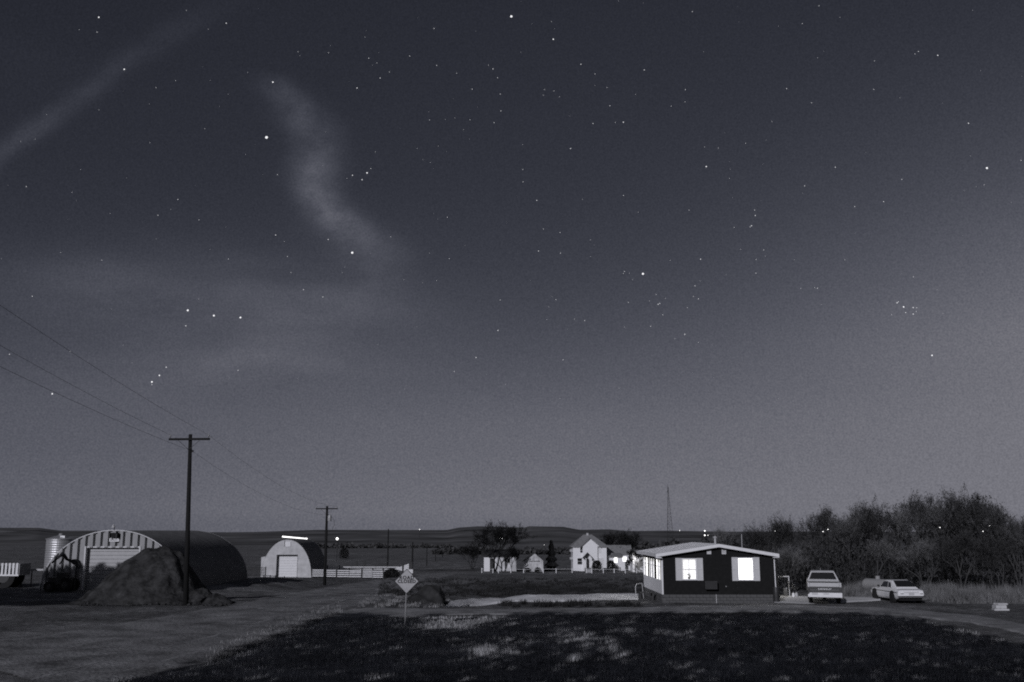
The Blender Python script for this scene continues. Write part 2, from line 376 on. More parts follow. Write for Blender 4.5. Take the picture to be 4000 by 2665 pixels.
RR = [(300, 2720), (700, 2622), (950, 2545), (1130, 2478), (1270, 2424), (1400, 2385), (1530, 2345), (1620, 2310), (1690, 2275), (1780, 2245)]
for f0, f1, sd in ((.30, .36, 71), (.49, .53, 72), (.62, .66, 73), (.80, .86, 74)):
    lf_ = [tuple(a[i] + (b[i] - a[i]) * f0 for i in (0, 1)) for a, b in zip(RL, RR)]; rt_ = [tuple(a[i] + (b[i] - a[i]) * f1 for i in (0, 1)) for a, b in zip(RL, RR)]
    strip('wheel_track', lf_, rt_, 'gravel_drive', lift=.066, n=150, k=4, jag=.22, seed=sd)
strip('driveway', [(1330, 2385), (1450, 2374), (1600, 2376), (1800, 2381), (2050, 2380), (2300, 2378), (2560, 2372), (2800, 2366), (3040, 2364), (3300, 2370), (3560, 2380), (3800, 2406), (4100, 2452), (4700, 2530), (5600, 2640)],
      [(1240, 2440), (1420, 2412), (1600, 2408), (1800, 2404), (2050, 2402), (2300, 2400), (2560, 2396), (2800, 2393), (3040, 2393), (3300, 2398), (3560, 2408), (3800, 2438), (4100, 2500), (4700, 2610), (5600, 2760)], 'gravel_drive', lift=.058, seed=5)
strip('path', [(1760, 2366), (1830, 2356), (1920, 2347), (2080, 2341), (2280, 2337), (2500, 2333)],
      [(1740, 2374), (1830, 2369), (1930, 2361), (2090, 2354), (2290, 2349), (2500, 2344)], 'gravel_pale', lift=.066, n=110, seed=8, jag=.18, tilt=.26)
strip('concrete_pad', [(3026, 2331), (3160, 2330), (3300, 2333), (3440, 2338)], [(3024, 2357), (3160, 2361), (3300, 2356), (3440, 2346)], 'concrete', lift=.07, n=60, jag=.05, seed=9)

# hills on the far side of the valley
RIDGE = [(-1500, 2060), (0, 2062), (150, 2062), (235, 2073), (640, 2073), (840, 2080), (1010, 2078), (1150, 2073), (1240, 2070), (1745, 2071), (1790, 2061), (1870, 2056), (1960, 2059), (2048, 2061), (2066, 2056),
         (2200, 2058), (2265, 2070), (2380, 2068), (2450, 2075), (2600, 2073), (2830, 2077), (4000, 2077), (5500, 2074)]
def lininterp(x, P):
    for (a, va), (b, vb) in zip(P, P[1:]):
        if x <= b: return va + (vb - va) * max(0, x - a) / (b - a)
    return P[-1][1]
def build_hills():
    NX, NY = 420, 44; V = []
    for j in range(NY + 1):
        t = j / NY; Y = 640 + 1760 * t ** 1.3
        for i in range(NX + 1):
            px = -1500 + 7000 * i / NX; top = at(px, lininterp(px, RIDGE), 2400.)[2]
            x = (px - 2000) * mpx(Y) * 1.0
            base = CZ - 9.4
            g = .5 + .5 * nse(x, Y, 310, 3) * nse(x, Y, 140, 4)
            t_ = min(1, max(0, t + .07 * nse(x, Y, 260, 7) * sin(pi * t) + .03 * nse(x, Y, 90, 8) * sin(pi * t)))
            s = t_ ** (1.0 + .35 * nse(x, Y * .5, 900, 5))
            z = base + (top - base) * s + (g - .5) * 5.0 * sin(pi * min(1, t)) * (1 - t) + .9 * nse(x, Y, 95, 6) * sin(pi * t) * (1 - t)
            if j == NY: z = top
            V.append((x, Y, z))
    n = NX + 1
    V += [(V[NY * n + i][0] * 1.4, 3600, CZ - 30) for i in range(n)]
    Fs = [(j * n + i, j * n + i + 1, (j + 1) * n + i + 1, (j + 1) * n + i) for j in range(NY + 1) for i in range(NX)]
    me = bpy.data.meshes.new('hills'); me.from_pydata(V, [], Fs); me.materials.append(MATS['hill']); me.shade_smooth()
    tag(link('hills', me), kind='structure')
build_hills()

# ------------------------------------------------------------------ scatter helpers
def clump_quads(mb, c, r, n, size, q, flat=1.0, thin=1.0):
    for _ in range(n):
        u = q.uniform(-1, 1); t = q.uniform(0, 2 * pi); rr = r * q.random() ** .45; s = sqrt(1 - u * u)
        x, y, z = c[0] + rr * s * cos(t), c[1] + rr * s * sin(t), c[2] + rr * u * flat
        a = q.uniform(0, 6.28); b = q.uniform(-1.2, 1.2); k = size * q.uniform(.5, 1.3)
        ex = (cos(a) * cos(b) * k, sin(a) * cos(b) * k, sin(b) * k); a2 = a + pi / 2
        ey = (cos(a2) * k * .6 * thin, sin(a2) * k * .6 * thin, q.uniform(-.5, .5) * k * thin)
        mb.add([(x - ex[0], y - ex[1], z - ex[2]), (x + ey[0], y + ey[1], z + ey[2]), (x + ex[0], y + ex[1], z + ex[2]), (x - ey[0], y - ey[1], z - ey[2])], [(0, 1, 2, 3)])
def in_poly(x, y, P):
    c = False; j = len(P) - 1
    for i in range(len(P)):
        if (P[i][1] > y) != (P[j][1] > y) and x < (P[j][0] - P[i][0]) * (y - P[i][1]) / (P[j][1] - P[i][1]) + P[i][0]: c = not c
        j = i
    return c

# ------------------------------------------------------------------ woods behind and left of the photographer: their shade lies on the near lawn
def shade_wood(name, outline, plane, gaps, seed, dens, label, ragged=.9, zlow=.5, world_xy=False):
    """crown mass of a tall wood; OUTLINE: the ground its shade covers; PLANE(x, y) -> metres back along the moonlight to the wood"""
    q = random.Random(seed); mb = MB()
    P = outline if world_xy else [gp(*p)[:2] for p in outline]; G = []
    for g in gaps:
        w_ = [gp(px, py)[:2] for px, py in g] if g[0][1] > 1000 else g
        cx_, cy_ = sum(p[0] for p in w_) / len(w_), sum(p[1] for p in w_) / len(w_); k_ = 1.45 if g[0][1] > 1000 else 1.0
        G.append([(cx_ + (p[0] - cx_) * k_, cy_ + (p[1] - cy_) * k_) for p in w_])
    xs = [p[0] for p in P]; ysv = [p[1] for p in P]
    x0, x1, y0, y1 = min(xs) - 1, max(xs) + 1, min(ysv) - 30, max(ysv)
    P2 = P + []
    n = int(dens * (x1 - x0) * (y1 - y0))
    for _ in range(n):
        x, y = q.uniform(x0, x1), q.uniform(y0, y1)
        xe, ye = x + q.gauss(0, .25) * ragged + .5 * nse(x, y, 2.7, 2), y + ragged * (1.1 * nse(x, y, 3.1, 7) + .6 * nse(x, y, 1.2, 1) + q.gauss(0, .5))
        near = y < min(ysv) + .5
        if not (in_poly(xe, ye, P2) or (near and in_poly(xe + (min(ysv) + .6 - y) * .2, min(ysv) + .6, P2))): continue
        if not near and any(in_poly(xe + .6 * nse(x, y, 1.3, 8), ye + .8 * nse(x, y, 1.7, 9), g) for g in G) and q.random() < .88: continue
        if any(in_poly(x, y, g) for g, g0 in zip(G, gaps) if g0[0][1] < 1000): continue
        t = plane(x, y) + q.uniform(-1.6, 1.6); X, Y = x - SH[0] * t, y - SH[1] * t; Z = h(x, y) + t * TANEL
        if Z < h(X, Y) + zlow: continue
        clump_quads(mb, (X, Y, Z), .35, 1, .36, q)
    o = mb.build(name, 'leafmass', recalc=False); return tag(o, label, 'trees', kind='stuff')
GAPS = [[(1745, 2566), (1860, 2540), (1890, 2512), (1960, 2506), (2000, 2515), (1985, 2560), (1930, 2572), (1870, 2562)],
        [(2130, 2512), (2190, 2492), (2300, 2488), (2340, 2498), (2250, 2512), (2160, 2520)], [(2170, 2478), (2215, 2462), (2260, 2476), (2200, 2492)],
        [(2280, 2548), (2330, 2530), (2420, 2538), (2500, 2535), (2500, 2556), (2420, 2566), (2380, 2552), (2300, 2556)],
        [(2420, 2470), (2470, 2466), (2490, 2474), (2440, 2478)], [(2570, 2472), (2640, 2478), (2630, 2488), (2580, 2484)], [(2200, 2570), (2260, 2566), (2250, 2580), (2205, 2580)],
        [(2060, 2530), (2140, 2515), (2150, 2526), (2070, 2540)], [(2640, 2530), (2690, 2528), (2680, 2540), (2640, 2540)], [(2650, 2650), (2760, 2640), (2800, 2652), (2700, 2662)],
        [(1660, 2424), (1700, 2410), (1790, 2406), (1820, 2420), (1800, 2434), (1740, 2442), (1680, 2438)],
        [(1980, 2434), (2060, 2432), (2140, 2434), (2060, 2438)], [(2360, 2478), (2390, 2470), (2410, 2490), (2380, 2510)],
        [(2730, 2588), (2800, 2580), (2790, 2596), (2740, 2596)], [(1530, 2556), (1570, 2552), (1560, 2562)], [(-4.4, 47), (-2.0, 47), (.4, 57), (-3.0, 57)]]
shade_wood('woodland', [(440, 2668), (690, 2630), (900, 2572), (1080, 2502), (1230, 2432), (1320, 2404), (1430, 2398), (1500, 2408), (1560, 2432), (1640, 2404), (1760, 2406), (1790, 2401), (1830, 2398), (1930, 2420),
            (2000, 2402), (2300, 2399), (2600, 2396), (2900, 2394), (3200, 2396), (3420, 2402), (3560, 2420), (3680, 2448), (3830, 2490), (4040, 2530), (4100, 2668)],
           lambda x, y: (y + 7.0) / SH[1], GAPS, 11, 20.5, 'tall dark wood standing behind the viewpoint')
shade_wood('woodland', [(-37, 62.3), (-28.6, 63.3), (-27.8, 70), (-27, 80), (-26.5, 94.0), (-30.5, 93.9), (-32.5, 93.6), (-35, 93.0), (-37, 92.7), (-39, 92.0), (-42, 91.4), (-46, 90.5), (-50, 89), (-56, 88), (-56, 75)],
           lambda x, y: 36 + (y - 64) * .55, [], 12, 26, 'dark wood beyond the left edge whose shade reaches the arched building', ragged=.35, zlow=2.5, world_xy=True)

# ------------------------------------------------------------------ grass
def tufts(name, n, region, mname, hmin, hmax, blades, seed, label, cat, wid=.02, hf=None):
    q = random.Random(seed); mb = MB(); k = 0; tries = 0
    while k < n and tries < n * 12:
        tries += 1
        x, y = region(q)
        if x is None: continue
        k += 1; z = h(x, y); hm = hf(x, y) if hf else 1
        for _ in range(blades):
            a = q.uniform(0, 6.28); hh = q.uniform(hmin, hmax) * hm; l = hh * q.uniform(.15, .7); bx, by = x + q.gauss(0, .06), y + q.gauss(0, .06); w = wid * q.uniform(.6, 1.4)
            mb.add([(bx - w * sin(a), by + w * cos(a), z - .03), (bx + w * sin(a), by - w * cos(a), z - .03), (bx + l * cos(a), by + l * sin(a), z + hh)], [(0, 1, 2)])
    return tag(mb.build(name, mname, recalc=False), label, cat, kind='stuff')
LAWN = [gp(*p)[:2] for p in [(420, 2664), (700, 2632), (960, 2552), (1180, 2462), (1300, 2420), (1440, 2416), (1640, 2412), (2000, 2408), (2600, 2400), (3000, 2398), (3400, 2404), (3640, 2436), (3990, 2520), (3990, 2664)]]
def lawn_region(q):
    y = 29 + 25 * q.random() ** 1.1; x = q.uniform(-.55, .53) * y
    return (x, y) if in_poly(x, y, LAWN) else (None, None)
tufts('grass', 15000, lawn_region, 'grass_dry', .04, .16, 5, 21, 'short dry lawn grass over the shaded foreground', 'grass', .014)
PATCH = []
for g in GAPS[:10]:
    w_ = [gp(px, py)[:2] for px, py in g]; PATCH.append((sum(p[0] for p in w_) / len(w_), sum(p[1] for p in w_) / len(w_), (max(p[0] for p in w_) - min(p[0] for p in w_)) / 2, (max(p[1] for p in w_) - min(p[1] for p in w_)) / 2))
def patch_region(q):
    cx, cy, rx, ry = PATCH[int(q.random() * len(PATCH))]; x, y = cx + q.gauss(0, .6) * rx, cy + q.gauss(0, .6) * ry
    if nse(x, y, 1.9, 3) + .7 * nse(x, y, .7, 6) < .15: return None, None
    return x, y
mat('grass_pale', .48, .95, .3, .6, spec=.05)
tufts('pale_grass', 1900, patch_region, 'grass_pale', .07, .24, 6, 25, 'patches of longer pale dry grass in the moonlit gaps of the lawn', 'grass', .014)
def rough_region(q):
    px, py = q.uniform(1480, 2520), q.uniform(2262, 2332)
    if q.random() < .12: px, py = q.uniform(1950, 2500), q.uniform(2358, 2374)
    if nse(px, py * 6, 190, 3) + nse(px, py * 6, 80, 5) < -.1: return None, None
    c = gp(px, py); return c[0], c[1]
tufts('rough_grass', 3500, rough_region, 'leaf_dark', .12, .40, 6, 22, 'rough dark grass between the pale track and the field', 'grass', .02)
def verge_region(q):
    e = q.random()
    if e < .5: px, py = q.uniform(820, 1330), 0; py = 2585 - (px - 820) * .375 - abs(q.gauss(0, 22)) + 8
    else: px, py = q.uniform(1400, 1760), q.uniform(2328, 2374)
    if nse(px, py * 7, 150, 1) + .7 * nse(px, py * 7, 47, 4) < (.35 if e >= .5 else -.1): return None, None
    c = gp(px, py); return c[0], c[1]
tufts('verge_grass', 2400, verge_region, 'verge', .05, .2, 5, 23, 'pale tufts of grass along the edge of the gravel road', 'grass', .016)
WEED = [(3300, 3430, 2316, 2336), (3600, 3720, 2316, 2344), (3640, 3960, 2320, 2352), (3700, 4020, 2322, 2360)]
def weed_region(q):
    a, b, c, d = WEED[int(q.random() * len(WEED))]; px = q.uniform(a, b)
    p = gp(px, q.uniform(c, d)); return p[0], p[1]
tufts('weeds', 3000, weed_region, 'weed', .3, .85, 8, 24, 'tall pale dry weeds along the foot of the thicket', 'weeds', .014, hf=lambda x, y: max(.18, .75 + .55 * nse(x, y, 2.6, 2) + .5 * nse(x, y, 1.1, 6)))

# ------------------------------------------------------------------ trees
def bare_tree_meshes(name, seed, H, spread, stems=3, twigs=9, twig_len=.55, bark='bark', twm='twig', leafy=0, tw=.011, flat=.82):
    q = random.Random(seed); T = MB(); C = MB()
    def norm(v):
        l = sqrt(sum(c * c for c in v)) or 1; return tuple(c / l for c in v)
    def grow(p, d, L, r, lev):
        segs = 3 if lev < 3 else 2; pts = [p]
        for i in range(segs):
            d = norm((d[0] + q.gauss(0, .13), d[1] + q.gauss(0, .13), d[2] + q.gauss(.05, .10)))
            p = tuple(p[k] + d[k] * L / segs for k in range(3)); pts.append(p)
        for i in range(segs):
            ra, rb = r * (1 - .42 * i / segs), r * (1 - .42 * (i + 1) / segs)
            T.cyl(pts[i], pts[i + 1], ra, rb, 6 if lev < 2 else (4 if lev < 4 else 3), cap=False)
        if lev >= 3:
            for i in range(twigs):
                t = q.random(); a = pts[min(segs - 1, int(t * segs))]; b = pts[min(segs, int(t * segs) + 1)]; f = q.random()
                s = tuple(a[k] + (b[k] - a[k]) * f for k in range(3))
                e = norm((d[0] * .6 + q.gauss(0, .55), d[1] * .6 + q.gauss(0, .55), d[2] * .6 + q.gauss(.15, .5))); l = twig_len * q.uniform(.5, 1.3)
                w = tw * q.uniform(.7, 1.5); side = norm((e[1] + .1, -e[0], q.uniform(-.6, .6)))
                m = tuple(s[k] + e[k] * l * .55 + q.gauss(0, .04) for k in range(3)); en = tuple(s[k] + e[k] * l + q.gauss(0, .09) for k in range(3))
                C.add([tuple(s[k] - side[k] * w for k in range(3)), tuple(s[k] + side[k] * w for k in range(3)), tuple(m[k] + side[k] * w for k in range(3)), tuple(m[k] - side[k] * w for k in range(3)), en], [(0, 1, 2, 3), (3, 2, 4)])
                for _ in range(2):
                    e2 = norm((e[0] + q.gauss(0, .8), e[1] + q.gauss(0, .8), e[2] + q.gauss(0, .8))); l2 = l * q.uniform(.3, .7)
                    C.add([tuple(m[k] - side[k] * w for k in range(3)), tuple(m[k] + side[k] * w for k in range(3)), tuple(m[k] + e2[k] * l2 for k in range(3))], [(0, 1, 2)])
                if q.random() < leafy:
                    clump_quads(C, en, .18, 3, .075, q)
        if lev < 5 and r > .006:
            nb = 3 if lev in (1, 2) else (2 if q.random() < .65 else 3)
            for i in range(nb):
                a = q.uniform(0, 6.28); sp = q.uniform(.35, .85) * spread; u = norm((d[0] + cos(a) * sp, d[1] + sin(a) * sp, d[2] + q.uniform(-.12, .3)))
                st = pts[-1] if i < 2 else pts[-2]
                grow(st, u, L * q.uniform(.62, .86), r * q.uniform(.5, .64), lev + 1)
    for s in range(stems):
        a = 6.28 * s / stems + q.uniform(-.5, .5); sp = q.uniform(.12, .4) * spread * (0 if stems == 1 else 1)
        grow((cos(a) * .12 * (stems > 1), sin(a) * .12 * (stems > 1), -.3), norm((cos(a) * sp, sin(a) * sp, 1)), H * .30, H * .016 * (1.35 if stems == 1 else 1), 0)
    zs = max(v[2] for v in C.v); k = H / zs
    for mb_ in (T, C): mb_.v = [(x * k, y * k, H * (z * k / H) ** flat if z > 0 else z) for x, y, z in mb_.v]
    return T.mesh(name + '_trunk', bark, True), C.mesh(name + '_crown', twm)
def put_tree(name, meshes, loc, rz, s, label, cat='tree', group=None, sz=None):
    t = thing(name, loc, rz, label, cat, group); t.scale = (s, s, sz or s)
    link('trunk', meshes[0], t); link('crown', meshes[1], t); return t
mat('twig_pale', .15, .9, .35, .7, spec=.1)
PROTO = [bare_tree_meshes('tree_%d' % i, 100 + i, 8.0, sp, st, tw_, .6, leafy=lf, twm=mm, flat=fl) for i, (sp, st, tw_, lf, mm, fl) in enumerate([(1.0, 3, 6, .22, 'twig', .86), (1.15, 2, 6, .3, 'twig_dark', .92), (.85, 4, 6, .05, 'twig_pale', .97), (1.2, 3, 6, .36, 'twig_dark', .86), (1.05, 1, 8, .12, 'twig_pale', .9)])]
GROVE = [ # crown centre px, top py, forward distance, prototype, label
    (2858, 2047, 96, 4, 'small bare tree just above the ridge of the dark house'),
    (2955, 2032, 92, 3, 'bare tree whose crown shows over the right slope of the house roof'),
    (3052, 1994, 88, 3, 'rounded bare tree nearest the house, standing clear against the sky'),
    (3150, 2105, 84, 2, 'low bare tree in the sky gap right of the house'),
    (3205, 1976, 86, 1, 'bare tree directly behind the pickup cab'),
    (3300, 1964, 83, 0, 'bare tree behind the right side of the pickup'),
    (3366, 1958, 90, 2, 'thin bare tree between the pickup and the propane tank'),
    (3432, 1931, 85, 3, 'dark topped bare tree rising behind the propane tank'),
    (3512, 1972, 82, 4, 'shorter bare tree behind the white car roof'),
    (3586, 1922, 84, 1, 'bare tree behind the boot of the white car'),
    (3672, 1899, 81, 0, 'tall bare tree with a dense crown right of the white car'),
    (3726, 1926, 88, 2, 'bare tree squeezed in left of the tallest tree'),
    (3788, 1886, 80, 3, 'tallest bare tree of the grove, with a wide forked crown'),
    (3858, 1940, 84, 1, 'leaning bare tree just right of the tallest one'),
    (3912, 1966, 79, 4, 'bare tree above the stack of pale slabs'),
    (3972, 1968, 77, 0, 'bare tree cut by the right edge of the picture'),
    (4055, 1975, 80, 3, 'bare tree standing mostly beyond the right edge of the picture'),
    (3070, 2120, 78, 2, 'low scrubby tree behind the kettle grill'),
    (3420, 2090, 76, 4, 'low scrubby tree behind the left end of the white car'),
    (3600, 2080, 75, 2, 'low scrubby tree behind the right end of the white car'),
    (3740, 2060, 73, 1, 'scrubby young tree with a pale forked stem among the weeds'),
    (3880, 2080, 72, 3, 'low scrubby tree behind the pale slabs'),
]
gq = random.Random(5)
for px, py, Y, k, lab in GROVE:
    x = (px - 2000) * mpx(Y); z = h(x, Y); top = at(px, py, Y)[2]
    put_tree('bare_tree', PROTO[k], (x, Y, z), gq.uniform(0, 6.28), (top - z) / 8.0 * (.80 if py < 2060 else .95), lab, group='bare trees of the grove on the right', sz=(top - z) / 8.0 * 1.03)
def thicket():
    q = random.Random(31); mb = MB()
    for _ in range(16000):
        px = q.uniform(2840, 4250); Y = q.uniform(76, 98); x = (px - 2000) * mpx(Y); z0 = h(x, Y)
        hm = (2.3 + 1.3 * nse(px, 0, 260, 2) + .9 * nse(px, 0, 95, 4)) * sm(2820, 3020, px) + 1.0 + 2.0 * sm(3550, 3800, px)
        z = z0 + hm * q.random() ** .9; a = q.uniform(0, 6.28); l = q.uniform(.35, 1.1); ti = q.uniform(.2, 1.5); w = q.uniform(.008, .03)
        e = (cos(a) * cos(ti) * l, sin(a) * cos(ti) * l, sin(ti) * l)
        mb.add([(x - sin(a) * w, Y + cos(a) * w, z), (x + sin(a) * w, Y - cos(a) * w, z), (x + e[0], Y + e[1], z + e[2])], [(0, 1, 2)])
        if q.random() < .5: clump_quads(mb, (x + e[0] * .6, Y + e[1] * .6, z + e[2] * .6), .3, 3, .12, q)
    return tag(mb.build('undergrowth', 'twig_dark', recalc=False), 'dense dark tangle of brush under the bare trees', 'undergrowth', kind='stuff')
thicket()
# farmyard trees
def tree_at(meshes, H0, base, Y, top, rz, label, name='bare_tree', sx=1.0):
    x = (base[0] - 2000) * mpx(Y); z = h(x, Y); t = at(base[0], top, Y)[2]; s = (t - z) / H0
    return put_tree(name, meshes, (x, Y, z), rz, s * sx, label, sz=s)
BIG = bare_tree_meshes('yard_tree', 301, 10.0, 1.25, 3, 10, .7, twm='needle', bark='needle', leafy=.05, tw=.016, flat=1.0)
tree_at(BIG, 10, (1932, 2222), 207, 2024, .6, 'large dark bare tree standing over the white shed', sx=1.15)
SMALL = bare_tree_meshes('yard_tree_small', 302, 5.0, .8, 2, 8, .4, twm='needle', bark='needle', tw=.02)
tree_at(SMALL, 5, (1999, 2222), 203, 2130, 1.2, 'slim forked tree leaning before the white shed', sx=.7)
tree_at(BIG, 10, (2452, 2226), 222, 2058, 2.2, 'bare tree beside the lit wing of the farmhouse', sx=.8)
tree_at(SMALL, 5, (2482, 2226), 200, 2140, 0.4, 'thin forked tree before the bright white shed', sx=.9)
tree_at(BIG, 10, (2400, 2200), 265, 2066, 4.0, 'bare tree behind the low wing of the farmhouse', sx=.8)
tree_at(BIG, 10, (1845, 2215), 226, 2118, 3.0, 'low dark tree at the end of the farmyard near the field', sx=1.2)
def conifer(px, pyb, pyt, Y, wpx, label):
    q = random.Random(9); x = (px - 2000) * mpx(Y); z = h(x, Y); H = at(px, pyt, Y)[2] - z; Rr = wpx * mpx(Y) / 2
    t = thing('conifer', (x, Y, z), 0, label, 'tree'); MB().cyl((0, 0, -.2), (0, 0, H * .95), .16, .02, 8).build('trunk', 'bark', t)
    mb = MB()
    for _ in range(5200):
        u = q.random() ** .75; zz = H * (1 - u) + .15; r = Rr * (u ** .85) * (.75 + .25 * sin(zz * 5.2)) * q.random() ** .35; a = q.uniform(0, 6.28)
        c = (r * cos(a), r * sin(a), zz - r * .22); l = q.uniform(.15, .34)
        mb.add([c, (c[0] + l * cos(a + .3), c[1] + l * sin(a + .3), c[2] - l * .3), (c[0] + l * cos(a - .3), c[1] + l * sin(a - .3), c[2] - l * .55)], [(0, 1, 2)])
    mb.build('crown', 'needle', t, recalc=False)
conifer(2153, 2224, 2112, 214, 62, 'dark conifer between the weathered shed and the farmhouse')
def bush(name, px, pyb, Y, w, H, label, seed, m='leaf_dark', n=900, size=.14, sink=0):
    q = random.Random(seed); x = (px - 2000) * mpx(Y); z = h(x, Y); t = thing(name, (x, Y, z), 0, label, 'bush')
    s = MB()
    for _ in range(9):
        a = q.uniform(0, 6.28); s.cyl((0, 0, -.1), (cos(a) * w * .3, sin(a) * w * .3, H * .7), .03, .01, 4)
    s.build('stem', 'bark', t); mb = MB()
    for _ in range(n):
        a = q.uniform(0, 6.28); u = q.random() ** .5; zz = H * q.random() ** .8; r = w / 2 * sqrt(max(0, 1 - (zz / H - .35) ** 2 / .46)) * u
        clump_quads(mb, (r * cos(a), r * sin(a), zz), .12, 2, size, q)
    mb.build('foliage', m, t, recalc=False); return t
bush('bush', 1347, 2190, 330, 3.4, 3.3, 'round dark bush alone in the open field', 41, n=600, size=.2)
bush('bush', 1532, 2248, 152, 2.5, 1.25, 'dark mounded bush at the end of the white corral fence', 42)
bush('bush', 2330, 2224, 209, 2.2, 2.1, 'dark bush beside the farmhouse porch', 43, n=700)
bush('bush', 2385, 2224, 212, 2.0, 2.2, 'dark bush at the corner between farmhouse and wing', 44, n=500)
bush('bush', 2060, 2226, 203, 1.6, .8, 'small dark bush at the door of the weathered shed', 45, n=260)
bush('bush', 2100, 2226, 202, 1.4, .9, 'sprawling dark weeds before the weathered shed', 46, n=200)
def shelterbelt(name, px0, px1, Y, hh, seed, label, n):
    q = random.Random(seed); mb = MB()
    for _ in range(n):
        px = q.uniform(px0, px1); y = Y + q.uniform(-9, 9); x = (px - 2000) * mpx(y); z = h(x, y)
        top = hh * (.7 + .3 * nse(px, 0, 120, 2) + .25 * nse(px, 0, 37, 3))
        clump_quads(mb, (x, y, z + top * q.random()), 1.0, 3, 1.0, q)
    tag(mb.build(name, 'leafmass', recalc=False), label, 'trees', kind='stuff')
shelterbelt('treeline', 1180, 1540, 560, 2.4, 51, 'distant dark shelterbelt beyond the field behind the corral', 520)
shelterbelt('treeline', 1690, 2230, 400, 2.0, 52, 'dark band of brush behind the white sheds', 900)
shelterbelt('treeline', 2340, 3000, 420, 5.0, 53, 'dark wooded slope behind the farmhouse and the dark house', 3600)
shelterbelt('treeline', 1500, 1760, 570, 1.6, 55, 'thin dark hedge along the far edge of the field', 500)

# ------------------------------------------------------------------ mounds of soil
def mound(name, label, pts, Y0, depth, m, seed, rough=.16, lobes=()):
    """pts: silhouette in px (px, py top); Y0: forward distance of its crest"""
    q = random.Random(seed); xs = [(p[0] - 2000) * mpx(Y0) for p in pts]; zs = [at(p[0], p[1], Y0)[2] for p in pts]
    xa, xb = xs[0], xs[-1]; cx = (xa + xb) / 2; NX, NY = 90, 60; V = []
    prof = list(zip(xs, zs)); ph = [(q.uniform(0, 6), q.uniform(0, 6), q.uniform(.5, 3.4)) for _ in range(9)]
    for j in range(NY + 1):
        v = j / NY * 2 - 1
        for i in range(NX + 1):
            x = xa + (xb - xa) * i / NX; g = h(x, Y0 + v * depth); top = lininterp(x, prof) - h(x, Y0)
            e = max(0, 1 - abs(v) ** 1.35) * (1 if v > 0 else 1)
            n = sum(sin(x * c * 1.9 + a) * cos(v * depth * c * 1.7 + b) / (1 + c) for a, b, c in ph) * rough
            z = g + max(0, top) * e + n * min(1, max(0, top) * e * 1.5) - .08
            V.append((x - cx, v * depth, z - h(cx, Y0)))
    n = NX + 1
    mb = MB(); mb.add(V, [(j * n + i, j * n + i + 1, (j + 1) * n + i + 1, (j + 1) * n + i) for j in range(NY) for i in range(NX)])
    o = mb.build(name, m, smooth=True, recalc=False); o.location = (cx, Y0, h(cx, Y0)); return tag(o, label, 'mound')
mound('soil_mound', 'large grassy heap of soil in front of the big arched building',
      [(325, 2349), (372, 2318), (425, 2262), (470, 2216), (515, 2174), (556, 2148), (598, 2137), (640, 2133), (684, 2136), (716, 2152), (745, 2196), (775, 2245), (800, 2290), (830, 2320), (860, 2352)], 67, 3.9, 'soil', 61, .13)
mound('soil_mound', 'small dark spoil heap beside the road just behind the road sign',
      [(1575, 2352), (1605, 2320), (1640, 2308), (1668, 2294), (1698, 2285), (1722, 2288), (1738, 2312), (1745, 2345), (1752, 2356)], 66.5, 2.0, 'soil_dark', 62, .16)
mound('soil_mound', 'ragged lump of soil just right of the near utility pole',
      [(700, 2342), (745, 2312), (778, 2300), (800, 2290), (822, 2296), (842, 2314), (872, 2342)], 65.2, 1.6, 'soil', 63, .12)
mound('soil_mound', 'lowest lump of soil at the right end of the heap',
      [(812, 2342), (834, 2320), (858, 2312), (878, 2322), (896, 2328), (925, 2345)], 64.2, 1.0, 'soil', 64, .1)
mq = random.Random(14)
cl_ = MB()
for _ in range(420):                                             # clods that rolled off the heap
    a_ = mq.uniform(0, 6.28); px = mq.uniform(330, 930); rr_ = .03 + .13 * mq.random() ** 3; yy_ = 62.2 + mq.random() ** 1.5 * 2.6; xx_ = (px - 2000) * mpx(yy_)
    V_ = [(1, 0, 0), (-1, 0, 0), (0, 1, 0), (0, -1, 0), (0, 0, 1), (0, 0, -.6)]; z0_ = h(xx_, yy_) + rr_ * .35
    cl_.add([(xx_ + rr_ * (a * cos(a_) - b * sin(a_)) * mq.uniform(.7, 1.4), yy_ + rr_ * (a * sin(a_) + b * cos(a_)), z0_ + rr_ * c * mq.uniform(.5, 1)) for a, b, c in V_], [(0, 2, 4), (2, 1, 4), (1, 3, 4), (3, 0, 4), (2, 0, 5), (1, 2, 5), (3, 1, 5), (0, 3, 5)])
tag(cl_.build('clods', 'soil', recalc=False), 'loose clods of earth scattered along the foot of the soil heap', 'clods', kind='stuff')

# ------------------------------------------------------------------ arched metal buildings
def ellipse_pts(cx, cz, a, b, n, t0=0, t1=pi): return [(cx - a * cos(t0 + (t1 - t0) * i / n), cz + b * sin(t0 + (t1 - t0) * i / n)) for i in range(n + 1)]
def quonset(loc, a, b, L, label, drift=0., ribs=44, panels=0, lift=0):
    """arched hall; front plane at local y=0, floor at z=0, axis along +y"""
    t = thing('arched_building', loc, drift, label, 'building')
    N = 56; RI = ribs * 2; V = []
    prof = ellipse_pts(0, 0, a, b, N)
    for j in range(RI + 1):
        y = L * j / RI; k = .035 if j % 2 else 0
        for x, z in prof: V.append((x * (1 - k / a), y, z * (1 - k / b)))
    n = N + 1
    mb = MB(); mb.add(V, [(j * n + i, j * n + i + 1, (j + 1) * n + i + 1, (j + 1) * n + i) for j in range(RI) for i in range(N)])
    
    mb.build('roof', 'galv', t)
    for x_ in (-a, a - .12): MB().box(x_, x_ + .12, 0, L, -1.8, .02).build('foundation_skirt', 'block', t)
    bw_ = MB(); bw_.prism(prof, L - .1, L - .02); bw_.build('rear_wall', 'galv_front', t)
    return t, prof
Y1 = 88.0; u1 = mpx(Y1)
